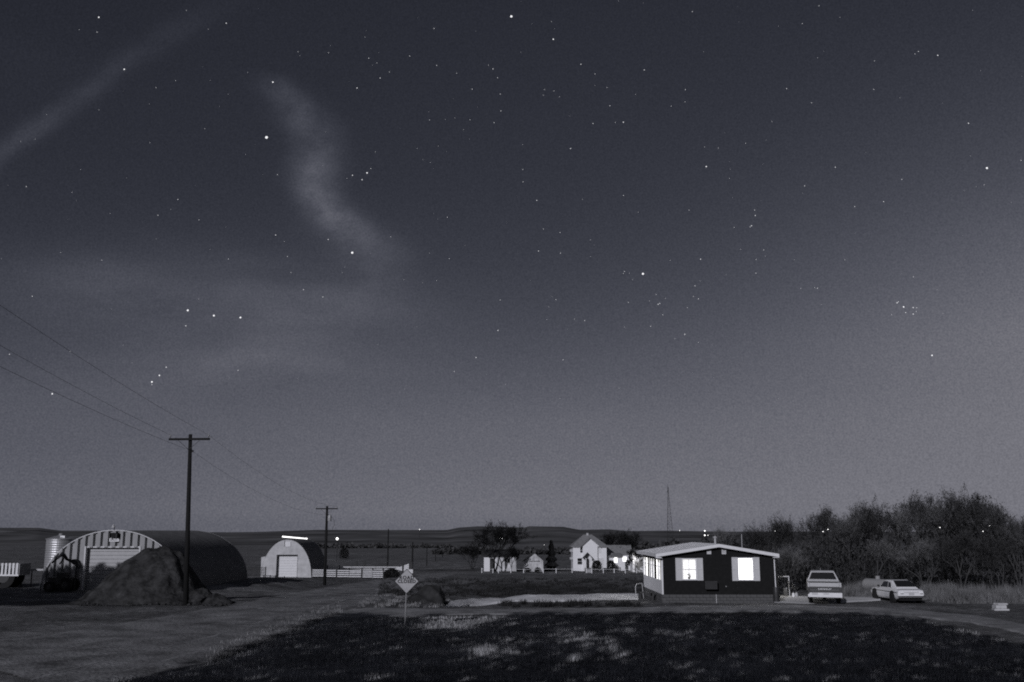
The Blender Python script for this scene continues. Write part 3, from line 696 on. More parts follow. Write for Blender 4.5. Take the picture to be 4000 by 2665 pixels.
rp = at(450, 2072, Y1); z1 = h(rp[0], Y1); H1 = rp[2] - z1 + .0; A1 = 275 * u1
q1, prof1 = quonset((rp[0], Y1, z1), A1, H1, 21.5, 'large arched metal building with ribbed front behind the soil heap', 0)
DX0, DX1, DZ = (345 - 450) * u1, (550 - 450) * u1, at(450, 2140, Y1)[2] - z1
def q1_front():
    w = link('front_wall', None, q1)
    e = MB().prism(prof1, .06, .14)
    N = 19; pw = 2 * A1 / N
    def top(x): return H1 * sqrt(max(0, 1 - (x / A1) ** 2))
    back = MB()
    for (x0, x1) in ((-A1, DX0), (DX0, DX1), (DX1, A1)):
        S = [x0 + (x1 - x0) * i / 14 for i in range(15)]
        lo = DZ if x0 == DX0 else -.3
        back.prism([(x, lo) for x in S] + [(x, max(lo + .01, top(x) - .02)) for x in reversed(S)], .10, .16)
    back.build('backing', 'galv_front', w)
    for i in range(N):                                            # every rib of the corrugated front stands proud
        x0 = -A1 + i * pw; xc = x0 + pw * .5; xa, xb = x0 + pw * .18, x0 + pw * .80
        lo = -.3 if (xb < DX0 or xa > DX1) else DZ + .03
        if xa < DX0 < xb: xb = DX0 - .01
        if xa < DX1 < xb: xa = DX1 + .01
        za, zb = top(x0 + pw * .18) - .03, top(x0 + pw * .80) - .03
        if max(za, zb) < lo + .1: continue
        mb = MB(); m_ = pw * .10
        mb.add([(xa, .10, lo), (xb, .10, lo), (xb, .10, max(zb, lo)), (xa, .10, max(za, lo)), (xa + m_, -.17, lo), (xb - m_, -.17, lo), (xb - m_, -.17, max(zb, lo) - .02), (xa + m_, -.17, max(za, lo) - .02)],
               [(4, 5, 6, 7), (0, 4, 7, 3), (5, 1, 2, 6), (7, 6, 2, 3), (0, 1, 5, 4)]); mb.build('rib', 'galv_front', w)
    tr = MB()
    for (xa, za), (xb, zb) in zip(prof1, prof1[1:]): tr.cyl((xa, -.06, za), (xb, -.06, zb), .05, .05, 6)
    tr.build('arch_trim', 'trim_grey', q1)
    d = link('door', None, q1)
    n = 12; dz = (DZ + .3) / n
    for i in range(n): MB().box(DX0 + .02, DX1 - .02, .30, .36, -.3 + i * dz + .012, -.3 + (i + 1) * dz - .012).build('slat', 'door_slat', d)
    MB().box(DX0, DX1, .37, .40, -.3, DZ).build('door_backing', 'metal_dark', d)
    fr = MB(); fr.box(DX0 - .12, DX0, -.2, .3, -.3, DZ + .12).box(DX1, DX1 + .12, -.1, .3, -.3, DZ + .12).box(DX0, DX1, -.1, .3, DZ, DZ + .12); fr.build('door_frame', 'trim_grey', q1)
    vx0, vx1 = (438 - 450) * u1, (468 - 450) * u1; va, vb = at(450, 2101, Y1)[2] - z1, at(450, 2081, Y1)[2] - z1
    vh = link('vent_hood', None, q1)
    MB().box(vx0, vx0 + .06, -.62, .1, va, vb).box(vx1 - .06, vx1, -.62, .1, va, vb).box(vx0, vx1, -.62, .1, vb - .06, vb).build('hood', 'metal_dark', vh)
    for k in range(5):
        z = va + (vb - va) * (k + .2) / 5.4; MB().prism_x([(-.5, z), (-.44, z), (-.34, z + .09), (-.40, z + .09)], vx0 + .06, vx1 - .06).build('louvre', 'metal_dark', vh)
    sg = link('name_board', None, q1); sa, sb = at(450, 2116, Y1)[2] - z1, at(450, 2103, Y1)[2] - z1
    x0, x1 = (434 - 450) * u1, (472 - 450) * u1
    MB().box(x0, x1, -.24, -.19, sa, sb).build('board', 'white_paint', sg)
    text_mesh('lettering', 'BERLIN', .2, 'sign_ink', sg, ((x0 + x1) / 2 - .04, -.245, (sa + sb) / 2), (pi / 2, 0, 0), space=1.0)
    fl = link('roof_lamp', None, q1)
    MB().cyl((.05 - .1, -.1, H1), (.05 - .1, -.1, H1 + .28), .03, n=6).build('lamp_post', 'metal_dark', fl); MB().lathe([(.03, .5), (.1, .42), (.16, .22), (.02, .2)], (-.1, -.2, H1), 10).build('lamp_shade', 'tank_white', fl)
q1_front()
Y2 = 148.0; u2 = mpx(Y2); rp2 = at(1123, 2108, Y2); z2 = h(rp2[0], Y2); H2 = rp2[2] - z2; A2 = 97 * u2
q2, prof2 = quonset((rp2[0], Y2, z2), A2, H2, 19, 'smaller white fronted arched barn behind the corral fence', R(4.0), ribs=30)
def q2_front():
    d0, d1 = (1087 - 1123) * u2, (1164 - 1123) * u2; dz = at(1123, 2170, Y2)[2] - z2
    def top(x): return H2 * sqrt(max(0, 1 - (x / A2) ** 2))
    w = MB()
    for (x0, x1) in ((-A2, d0), (d0, d1), (d1, A2)):
        S = [x0 + (x1 - x0) * i / 16 for i in range(17)]; lo = dz if x0 == d0 else -1.0
        w.prism([(x, lo) for x in S] + [(x, max(lo + .01, top(x) - .02)) for x in reversed(S)], 0.02, .1)
    w.build('front_wall', 'old_white', q2)
    d = link('door', None, q2); n = 10; s = (dz + .6) / n
    for i in range(n): MB().box(d0, d1, .42, .47, -.6 + i * s + .008, -.6 + (i + 1) * s - .008).build('slat', 'white_paint', d)
    MB().box(d0, d1, .48, .52, -.6, dz).build('door_backing', 'metal_dark', d)
    fr = MB(); fr.box(d0 - .10, d0, -.05, .42, -.6, dz + .1).box(d1, d1 + .06, .02, .42, -.6, dz + .1).box(d0, d1, -.05, .42, dz, dz + .1); fr.build('door_frame', 'shingle_dark', q2)
    v0, v1 = (1115 - 1123) * u2, (1136 - 1123) * u2
    MB().box(v0, v1, -.06, .02, at(1123, 2136, Y2)[2] - z2, at(1123, 2116, Y2)[2] - z2).build('loft_hatch', 'white_paint', q2)
    MB().box((1112 - 1123) * u2, (1113.4 - 1123) * u2, -.04, .02, at(1123, 2136, Y2)[2] - z2, at(1123, 2110, Y2)[2] - z2).build('conduit', 'metal_dark', q2)
    lx0, lx1, lz = (1024 - 1123) * u2, (1046 - 1123) * u2, at(1123, 2177, Y2)[2] - z2
    MB().prism([(lx0, -1), (lx1, -1), (lx1, lz + .15), (lx0, lz)], .3, 5).build('lean_to', 'old_white', q2)
    # bright streak like a headlight trail, built as a tube on two added stays
    a, b = at(1101, 2096.5, Y2), at(1194, 2104.5, Y2 + .6)
    lp = thing('light_streak', (a[0], Y2 + .2, a[2]), 0, 'long glowing streak over the ridge of the white fronted barn', 'lamp')
    L0 = (0, 0, 0); L1 = (b[0] - a[0], .5, b[2] - a[2])
    MB().cyl(L0, L1, .105, .08, 10).build('tube', 'streak_glow', lp)
    for f in (.12, .6):
        p = tuple(L1[i] * f for i in range(3)); x = a[0] + p[0] - rp2[0]; zt = z2 + top(min(A2, abs(x))) if abs(x) < A2 else z2
        MB().cyl((p[0], p[1] + .1, p[2]), (p[0], p[1] + .3, zt - a[2] - .05), .025, n=5).build('stay', 'metal_dark', lp)
    MB().cyl((L1[0] - .03, L1[1], L1[2] + .02), (L1[0] + .22, L1[1], L1[2] - .02), .1, n=8).build('end_cap', 'streak_glow', lp)
q2_front()

# grain bin, corrugated trailer and loader arm at the left edge
Yb = 116.0; ub = mpx(Yb); bx = (240 - 2000) * ub; bz = h(bx, Yb); Hb = at(240, 2106, Yb)[2] - bz; Rb = 51 * ub
gb = thing('grain_bin', (bx, Yb, bz), 0, 'round galvanised grain bin with conical cap left of the arched building', 'grain bin')
pr = [(Rb + (.03 if i % 2 else 0), -.4 + (Hb + .4) * i / 36) for i in range(37)]
MB().lathe(pr, (0, 0, 0), 40).build('wall', 'galv_bin', gb, smooth=False)
MB().lathe([(Rb + .12, Hb - .03), (Rb + .12, Hb + .03), (.3, Hb + .42), (.25, Hb + .5), (.02, Hb + .52)], (0, 0, 0), 32).build('roof', 'galv_bin', gb)
MB().lathe([(.22, Hb + .5), (.26, Hb + .62), (.02, Hb + .68)], (0, 0, 0), 12).build('cap', 'galv_bin', gb)
MB().box(Rb * .2, Rb * .55, -Rb * .6, -Rb * .3, Hb + .1, Hb + .38).build('hatch', 'galv_bin', gb)
def corr_shed():
    Y = 92.0; u = mpx(Y); x0, x1 = (-70 - 2000) * u, (88 - 2000) * u; z = h(x1, Y); zt = at(60, 2200, Y)[2]; zb = at(60, 2249, Y)[2]
    t = thing('stock_trailer', (x0, Y, z), 0, 'low pale corrugated trailer at the left edge of the picture', 'trailer')
    zt -= z; zb = max(.45, zb - z); w = x1 - x0
    MB().box(0, w, .08, 2.2, zb, zt - .05).build('body', 'galv_front', t)
    n = 11
    for i in range(n):
        a = w * i / n + .06; b = w * (i + 1) / n - .1; MB().prism([(a, zb), (b, zb), (b, zt), (a, zt)], -.02, .10).build('rib', 'white_paint', t)
    MB().box(0, w, -.03, .02, zb - .04, zb + .10).build('sill', 'white_paint', t)
    for k in (.35, .62):
        for yy in (.15, 1.9):
            wh = link('wheel', None, t, (w * k, yy, zb * .9)); MB().cyl((0, -.11, 0), (0, .11, 0), zb * .95, n=18).build('tyre', 'rubber', wh); MB().cyl((0, -.125, 0), (0, .125, 0), zb * .5, n=12).build('rim', 'metal_dark', wh)
corr_shed()
def pipe_rail():
    Y = 94.0; u = mpx(Y); x0, x1 = (90 - 2000) * u, (184 - 2000) * u; z = h(x1, Y)
    t = thing('loading_rail', (x0, Y, z), 0, 'long pale horizontal rail between the trailer and the arched building', 'rail')
    zz = at(140, 2226, Y)[2] - z
    MB().box(0, x1 - x0, -.05, .05, zz - .08, zz + .08).build('rail', 'tank_white', t)
    for k in (.1, .5, .9): MB().box((x1 - x0) * k - .04, (x1 - x0) * k + .04, .06, .14, -.4, zz).build('post', 'metal_dark', t)
pipe_rail()
def backhoe():
    Y = 84.5; u = mpx(Y); bx_ = (262 - 2000) * u; z = h(bx_, Y)
    t = thing('backhoe', (bx_, Y, z), 0, 'dark backhoe with raised arm and bucket in front of the arched building', 'backhoe')
    def P(px, py, dy=0): a = at(px, py, Y + dy); return (a[0] - bx_, dy, a[2] - z)
    def limb(name, a, b, w0, w1, m='metal_dark'):
        mb = MB(); mb.cyl(a, b, w0, w1, 6); mb.build(name, m, t)
    MB().box(-1.2, .5, -.1, 1.1, .55, 1.15).build('body', 'metal_dark', t); MB().box(-.6, .1, .1, .9, 1.15, 1.55).build('seat_console', 'metal_dark', t)
    for x_, r in ((-1.0, .42), (.3, .58)):
        for y_ in (-.22, 1.2):
            w_ = link('wheel', None, t, (x_, y_, r - .02)); MB().cyl((0, -.15, 0), (0, .15, 0), r, n=18).build('tyre', 'rubber', w_); MB().cyl((0, -.165, 0), (0, .165, 0), r * .5, n=10).build('rim', 'metal_dark', w_)
    limb('lower_boom', P(203, 2199, .3), P(226, 2180, .1), .07, .09); limb('boom', P(226, 2180, .1), P(246, 2162), .10, .15, 'galv_front')
    limb('hydraulic_ram', P(233, 2204, .2), P(250, 2180), .06, .05); limb('stick', P(248, 2166), P(262, 2186), .15, .12); limb('forearm', P(262, 2186), P(291, 2196), .10, .16)
    b = [P(283, 2186), P(297, 2184), P(308, 2192), P(313, 2206), P(312, 2220), P(305, 2222), P(299, 2208), P(288, 2202)]
    MB().prism([(p[0], p[2]) for p in b], -.35, .35).build('bucket', 'metal_dark', t, bevel=.02)
    limb('support_leg', P(297, 2220, .2), (P(297, 2220)[0] - .1, .2, 0), .05, .06)
backhoe()

# ------------------------------------------------------------------ the dark house
g0 = gp(2800, 2356); YH = g0[1]; zH = h(g0[0], YH)
def HX(px, Y=YH): return (px - 2000) * mpx(Y)
def HZ(py, Y=YH): return at(2000, py, Y)[2] - zH
X0, X1 = HX(2581), HX(3021); LH = 9.0
FZ = HZ(2322.5); EZ = HZ(2176); RX = (X0 + X1) / 2; OV = .42; YF = YH - OV
zr = at(2000, 2125, YF)[2] - zH; ze = at(2000, 2164, YF)[2] - zH; xe0, xe1 = (2559 - 2000) * mpx(YF), (3039 - 2000) * mpx(YF)
house = thing('house', (0, 0, zH), 0, 'dark bungalow with white trimmed low gable and glowing windows', 'house')
# window openings in the front: px rectangles
def rect(x0, x1, y0, y1): return HX(x0), HX(x1), HZ(y1), HZ(y0)
WL = rect(2661, 2714.5, 2184, 2264); WR = rect(2878, 2934.5, 2181, 2265.5)
def roofz(x): return zr - .20 - (zr - ze) * abs(x - RX) / (xe1 - RX)
def front_wall():
    mb = MB(); xs = [X0, WL[0], WL[1], WR[0], WR[1], X1]; y0, y1 = YH, YH + .14
    def col(a, b, lo, hi=None):
        if hi is not None: mb.box(a, b, y0, y1, lo, hi); return
        S = [a, b] if not a < RX < b else [a, RX, b]
        mb.prism([(x, lo) for x in S] + [(x, roofz(x)) for x in reversed(S)], y0, y1)
    col(X0, WL[0], FZ); col(WL[0], WL[1], FZ, WL[2]); col(WL[0], WL[1], WL[3]); col(WL[1], WR[0], FZ)
    col(WR[0], WR[1], FZ, WR[2]); col(WR[0], WR[1], WR[3]); col(WR[1], X1, FZ)
    mb.build('front_wall', 'dark_siding', house)
front_wall()
sw = MB(); sw.box(X1 - .14, X1, YH + .14, YH + LH, FZ, roofz(X1)); sw.prism([(X0, FZ), (X1, FZ), (X1, roofz(X1)), (RX, roofz(RX)), (X0, roofz(X0))], YH + LH, YH + LH + .14)
sw.build('back_and_side_wall', 'dark_siding', house)
MB().box(X0 + .1, X1 - .15, YH + .16, YH + LH - .02, FZ - .02, FZ + .04).build('floor_deck', 'interior', house)
# foundation of concrete blocks
fd = link('foundation', None, house)
MB().box(X0 + .03, X1 - .03, YH + .05, YH + LH, -.5, FZ - .01).build('core', 'block', fd)
rows = 3; bh = (FZ + .05) / rows; nb = 17; bwid = (X1 - X0 + .02) / nb
bmesh_front = [MB().box(-bwid / 2 + .008, bwid / 2 - .008, -.02 - k * .004, .16, .008, bh - .008).mesh('concrete_block', 'block') for k in range(3)]
bmesh_side = [MB().box(-.02 - k * .004, .16, -.2 + .008, .2 - .008, .008, bh - .008).mesh('concrete_block', 'block') for k in range(3)]
hb = random.Random(3)
for r in range(rows):
    for i in range(nb + (r % 2)):
        x = X0 + bwid * (i + .5 - (.5 if r % 2 else 0))
        if r % 2 and i in (0, nb): continue
        link('concrete_block', hb.choice(bmesh_front), fd, (x, YH, -.05 + r * bh))
    for i in range(21): link('concrete_block', hb.choice(bmesh_side), fd, (X0, YH + .4 + .4 * i, -.05 + r * bh))
# roof
rf = MB()
for s, xe in ((-1, xe0), (1, xe1)):
    n_ = [(RX, zr), (xe, ze), (xe, ze - .03), (RX, zr - .03)]
    rf.prism(n_ if s < 0 else n_[::-1], YF, YH + LH + OV)
ro = rf.build('roof', 'roof_white', house)
for s, xe in ((-1, xe0), (1, xe1)):
    MB().prism([(RX, zr - .032), (xe, ze - .032), (xe, ze - .20), (RX, zr - .20)], YF - .03, YF + .05).build('bargeboard', 'white_paint', ro)
    MB().box(xe - .025 if s > 0 else xe, xe if s > 0 else xe + .025, YF + .052, YH + LH + OV, ze - .19, ze - .033).build('eave_fascia', 'white_paint', ro)
    MB().prism([(RX, zr - .19), (xe, ze - .19), (xe, ze - .205), (RX, zr - .205)], YF + .052, YH + LH + OV).build('soffit', 'shingle_dark', ro)
MB().prism([(xe0, ze - .202), (xe0 + .34, ze - .202), (xe0 + .38, ze - .27), (xe0 + .02, ze - .27)], YF - .02, YH - .01).build('eave_return', 'white_paint', ro)
MB().prism([(xe1, ze - .202), (xe1 - .34, ze - .202), (xe1 - .38, ze - .24), (xe1 - .02, ze - .24)], YF - .02, YH - .01).build('eave_return', 'white_paint', ro)
for i in range(1, 12):
    yy = YF + (LH + 2 * OV) * i / 12; MB().prism([(RX, zr + .012), (xe0, ze + .012), (xe0, ze + .001), (RX, zr + .001)], yy, yy + .04).build('roof_seam', 'roof_white', ro)
sx = HX(2829); MB().cyl((sx, YH + 3, roofz(sx)), (sx, YH + 3, zr + .32), .07, n=10).build('vent_pipe', 'tank_white', ro); MB().lathe([(.12, 0), (.14, .06), (.02, .14)], (sx, YH + 3, zr + .34), 10).build('vent_cap', 'tank_white', ro)
ax = (2896 - 2000) * mpx(YH + 6); MB().cyl((ax, YH + 6, roofz(ax)), (ax, YH + 6, roofz(ax) + 1.25), .025, n=6).build('mast', 'tank_white', ro)
# windows
def window(W, glow, x_sh0, x_sh1, name='window', pot=False):
    x0, x1, z0, z1 = W; w = link('window', None, house)
    fm = MB(); t = .045
    fm.box(x0 - t, x0 + .02, YH - .03, YH + .12, z0 - t, z1 + t).box(x1 - .02, x1 + t, YH - .03, YH + .12, z0 - t, z1 + t).box(x0 + .02, x1 - .02, YH - .03, YH + .12, z1 - .02, z1 + t).box(x0 + .02, x1 - .02, YH - .05, YH + .12, z0 - t, z0 + .02)
    fm.build('frame', 'white_paint', w)
    zm = (z0 + z1) / 2; MB().box(x0 + .02, x1 - .02, YH + .02, YH + .07, zm - .018, zm + .018).build('meeting_rail', 'trim_grey', w)
    N = 26; V = []
    for i in range(N + 1):
        x = x0 + (x1 - x0) * i / N; y = YH + .2 + .025 * sin(i * 1.9); V += [(x, y, z0 - .05), (x, y, z1 + .05)]
    cu = MB(); cu.add(V, [(2 * i, 2 * i + 2, 2 * i + 3, 2 * i + 1) for i in range(N)]); cu.build('curtain', glow, w, recalc=False)
    for a, b in ((x_sh0, x0 - t - .004), (x1 + t + .004, x_sh1)):
        s = link('shutter', None, house); fr = MB(); zA, zB = z0 - .06, z1 + .06
        fr.box(a, a + .05, YH - .05, YH - .003, zA, zB).box(b - .05, b, YH - .05, YH - .003, zA, zB).box(a + .05, b - .05, YH - .05, YH - .003, zB - .06, zB).box(a + .05, b - .05, YH - .05, YH - .003, zA, zA + .06).box(a + .05, b - .05, YH - .05, YH - .003, zm - .03, zm + .03)
        fr.build('shutter_frame', 'shutter', s)
        sl = MB().box(a + .05, b - .05, YH - .03, YH - .004, zA + .06, zm - .03).box(a + .05, b - .05, YH - .03, YH - .004, zm + .03, zB - .06)
        sl.build('shutter_panel', 'shutter', s)
    if pot:
        xc = HX(2687); MB().lathe([(.05, 0), (.075, .12), (.02, .12)], (xc, YH + .13, z0 + .02), 10).build('flower_pot', 'sign_ink', w)
        lf = MB(); q = random.Random(4); clump_quads(lf, (xc, YH + .13, z0 + .26), .12, 26, .05, q); lf.build('plant', 'leaf_dark', w, recalc=False)
        MB().box((x0 + x1) / 2 - .012, (x0 + x1) / 2 + .012, YH + .15, YH + .16, z0, z1).build('curtain_edge', 'trim_grey', w)
window(WL, 'window_warm', HX(2634.5), HX(2740.5), pot=True)
window(WR, 'window_bright', HX(2853), HX(2960))
MB().box(X0 - .02, X0 + .07, YH - .025, YH - .002, FZ, roofz(X0) - .02).build('corner_board', 'white_paint', house)
MB().cyl((X1 - .03, YH - .05, FZ - .05), (X1 - .05, YH - .05, roofz(X1) - .02), .035, n=8).build('downpipe', 'white_paint', house)
for a, b, c, d in ((2758, 2774.5, 2152, 2165), (2816, 2832.5, 2147, 2165)):
    v = link('gable_vent', None, house); x0, x1, z0, z1 = rect(a, b, c, d)
    z1 = min(z1, roofz((x0 + x1) / 2) - .02)
    MB().box(x0, x0 + .03, YH - .03, YH - .002, z0, z1).box(x1 - .03, x1, YH - .03, YH - .002, z0, z1).box(x0 + .03, x1 - .03, YH - .03, YH - .002, z0, z0 + .03).box(x0 + .03, x1 - .03, YH - .03, YH - .002, z1 - .03, z1).build('vent_frame', 'trim_grey', v)
    for k in range(4):
        z = z0 + .03 + (z1 - z0 - .07) * k / 4; MB().prism_x([(YH - .025, z), (YH - .018, z), (YH - .004, z + .04), (YH - .010, z + .04)], x0 + .03, x1 - .03).build('louvre', 'shutter', v)
ac = link('air_conditioner', None, house); x0, x1, z0, z1 = rect(2743, 2788, 2270, 2300)
MB().box(x0, x1, YH - .42, YH - .003, z0, z1).build('case', 'truck_dark', ac, bevel=.015)
MB().box(x0 - .01, x1 + .01, YH - .445, YH - .425, z1 - .04, z1 + .01).box(x0 - .01, x1 + .01, YH - .445, YH - .425, z0 - .01, z0 + .03).box(x0 - .01, x0 + .03, YH - .445, YH - .425, z0 + .03, z1 - .04).box(x1 - .03, x1 + .01, YH - .445, YH - .425, z0 + .03, z1 - .04).build('case_rim', 'metal_dark', ac)
for k in range(6): z = z0 + .06 + (z1 - z0 - .14) * k / 5; MB().box(x0 + .04, x1 - .04, YH - .438, YH - .426, z, z + .03).build('grille_slat', 'metal_dark', ac)
sp = HX(2827); MB().cyl((sp, YH - .1, HZ(2291)), (sp, YH, HZ(2291)), .035, n=8).build('tap', 'chrome', house)
MB().cyl((HX(2788), YH - .05, -.02), (HX(2788), YH - .05, FZ), .018, n=6).build('standpipe', 'trim_grey', house)
# glazed porch along the left side
pw_ = link('porch_side', None, house); PZ = HZ(2268) + .0; zt_ = roofz(X0) - .02
MB().box(X0, X0 + .1, YH + .142, YH + LH, FZ, PZ).build('panel', 'white_paint', pw_)
MB().box(X0, X0 + .1, YH + .142, YH + LH, zt_ - .22, zt_).build('header', 'dark_siding', pw_)
posts = [(0.142, .30), (1.45, 1.62), (2.62, 3.05), (4.0, 4.15), (5.1, 5.35), (6.4, 6.5), (7.4, 7.6), (8.8, 9.0)]
for i, (a, b) in enumerate(posts): MB().box(X0 - .012, X0 + .1, YH + a, YH + b, PZ, zt_ - .22).build('post', 'white_paint' if i % 3 != 2 else 'dark_siding', pw_)
for i, ((a, b), (c, d)) in enumerate(zip(posts, posts[1:])):
    wnd = link('porch_window', None, pw_); y0, y1 = YH + b, YH + c
    MB().box(X0 + .05, X0 + .06, y0, y1, PZ, zt_ - .22).build('pane', ['porch_glow', 'porch_bright', 'porch_glow', 'porch_glow', 'porch_glow', 'porch_bright', 'porch_glow'][i], wnd)
    MB().box(X0 + .02, X0 + .048, y0, y1, PZ + .80, PZ + .83).build('glazing_bar', 'trim_grey', wnd)
    MB().box(X0 + .02, X0 + .048, (y0 + y1) / 2 - .02, (y0 + y1) / 2 + .02, PZ + .001, zt_ - .221).build('mullion', 'dark_siding', wnd)
# wall lamp on the far side wall: lights the concrete pad
wl = thing('wall_lamp', (X1 + .02, YH + 6.4, zH + 2.25), 0, 'small lamp on the right side wall of the dark house above the concrete', 'lamp')
MB().box(-.02, .06, -.06, .06, -.08, .08).build('bracket', 'metal_dark', wl); MB().lathe([(.05, -.02), (.09, .04), (.09, .10), (.02, .17)], (.16, 0, -.08), 8).build('globe', 'lamp_hot', wl)

def lamp_light(parent, loc, w):
    l = bpy.data.lights.new('lamp_light', 'POINT'); l.energy = w; l.shadow_soft_size = .08; l.color = (1, .97, .93)
    o = bpy.data.objects.new('lamp_light', l); COL.objects.link(o); o.parent = parent; o.location = loc
lamp_light(wl, (.42, 0, -.1), 150)
# steps and rail left of the house
def bench():
    a = gp(2524, 2347); t = thing('wooden_bench', a, R(3), 'dark wooden platform bench against the left wall of the house', 'bench')
    u = mpx(a[1]); w = 56 * u; H_ = .55
    for k in range(3): MB().box(-w / 2, w / 2, -.35 + k * .24, -.13 + k * .24, H_ - .05, H_).build('plank', 'wood_dark', t)
    for x_ in (-w / 2 + .05, w / 2 - .08):
        for y_ in (-.28, .25): MB().box(x_ - .04, x_ + .04, y_ - .04, y_ + .04, -.1, H_ - .052).build('leg', 'wood_dark', t)
    b = gp(2485, 2340); r = thing('handrail', b, 0, 'bent white pipe handrail standing left of the house', 'handrail')
    MB().path([(0, 0, -.1), (-.03, 0, .82), (.06, .05, 1.02), (.5, .5, 1.05)], .026, 8).build('pipe', 'tank_white', r); MB().cyl((.62, .62, -.1), (.5, .5, 1.05), .024, n=8).build('post', 'tank_white', r)
bench()
# clutter between the house and the pickup
def clutter():
    a = gp(3034, 2353); t = thing('oil_drum', a, 0, 'black drum standing against the right corner of the house', 'drum')
    MB().lathe([(.20, -.05), (.21, 0), (.215, .3), (.225, .31), (.215, .33), (.215, .6), (.225, .61), (.21, .88), (.02, .87)], (0, 0, 0), 24).build('barrel', 'truck_dark', t); MB().lathe([(.22, .87), (.22, .91), (.2, .91)], (0, 0, 0), 24).build('rim', 'metal_dark', t)
    b = gp(3085, 2334); u = mpx(b[1]); t = thing('pipe_frame', b, 0, 'pale pipe frame with a bent top beside the house corner', 'frame')
    H_ = 79 * u; MB().cyl((0, 0, -.05), (0, 0, H_), .035, n=8).build('upright', 'trim_grey', t); MB().cyl((.02, 0, H_), (-.72, .05, H_ - .05), .035, n=8).build('top_bar', 'trim_grey', t)
    MB().cyl((-.72, .05, H_ - .05), (-.74, .05, -.05), .03, n=8).build('rear_upright', 'wood_dark', t); MB().cyl((-.7, .02, H_ - .25), (-.28, .02, H_ - .72), .012, n=5).build('stay_wire', 'trim_grey', t)
    c = gp(3071, 2328); t = thing('board', c, 0, 'pale board leaning inside the pipe frame', 'board')
    o = MB().box(-.14, .14, -.02, .02, 0, .56); o.add([], []); ob = o.build('panel', 'plate', t, bevel=.006); ob.rotation_euler = (R(-12), 0, R(8)); MB().box(-.06, .06, -.03, -.022, .3, .38).build('label_patch', 'white_paint', t)
    d = gp(3108, 2334); t = thing('kettle_grill', d, 0, 'black kettle grill on a stand with a shiny lid', 'grill')
    zc = 42 * u
    MB().lathe([(.04, -.26), (.16, -.22), (.24, -.08), (.25, 0), (.03, 0)], (0, 0, zc + .05), 24).build('bowl', 'black_enamel', t, smooth=True)
    MB().lathe([(.25, .006), (.24, .06), (.17, .14), (.04, .18), (.01, .18)], (0, 0, zc + .05), 24).build('lid', 'black_enamel', t, smooth=True); MB().box(-.05, .05, -.012, .012, zc + .235, zc + .265).build('handle', 'wood_dark', t)
    for k in range(3):
        a_ = 2.1 * k + .5; MB().cyl((cos(a_) * .12, sin(a_) * .12, zc - .18), (cos(a_) * .24, sin(a_) * .24, -.02), .012, n=6).build('leg', 'metal_dark', t)
    e = gp(3100, 2335.5); t = thing('gas_bottle', e, 0, 'small white gas bottle under the kettle grill, the left of the pair', 'gas bottle')
    for k, (ee, lab) in enumerate(((e, None), (gp(3112, 2334.5), 'small grey gas bottle under the kettle grill, the right of the pair'))):
        if k: t = thing('gas_bottle', (ee[0], ee[1], ee[2]), 0, lab, 'gas bottle')
        MB().lathe([(.08, 0), (.10, .03), (.10, .24), (.07, .30), (.03, .32)], (0, 0, .0), 16).build('body', 'white_paint' if not k else 'tank_white', t, smooth=True); MB().cyl((0, 0, .3), (0, 0, .37), .03, n=8).build('valve', 'chrome', t)
clutter()

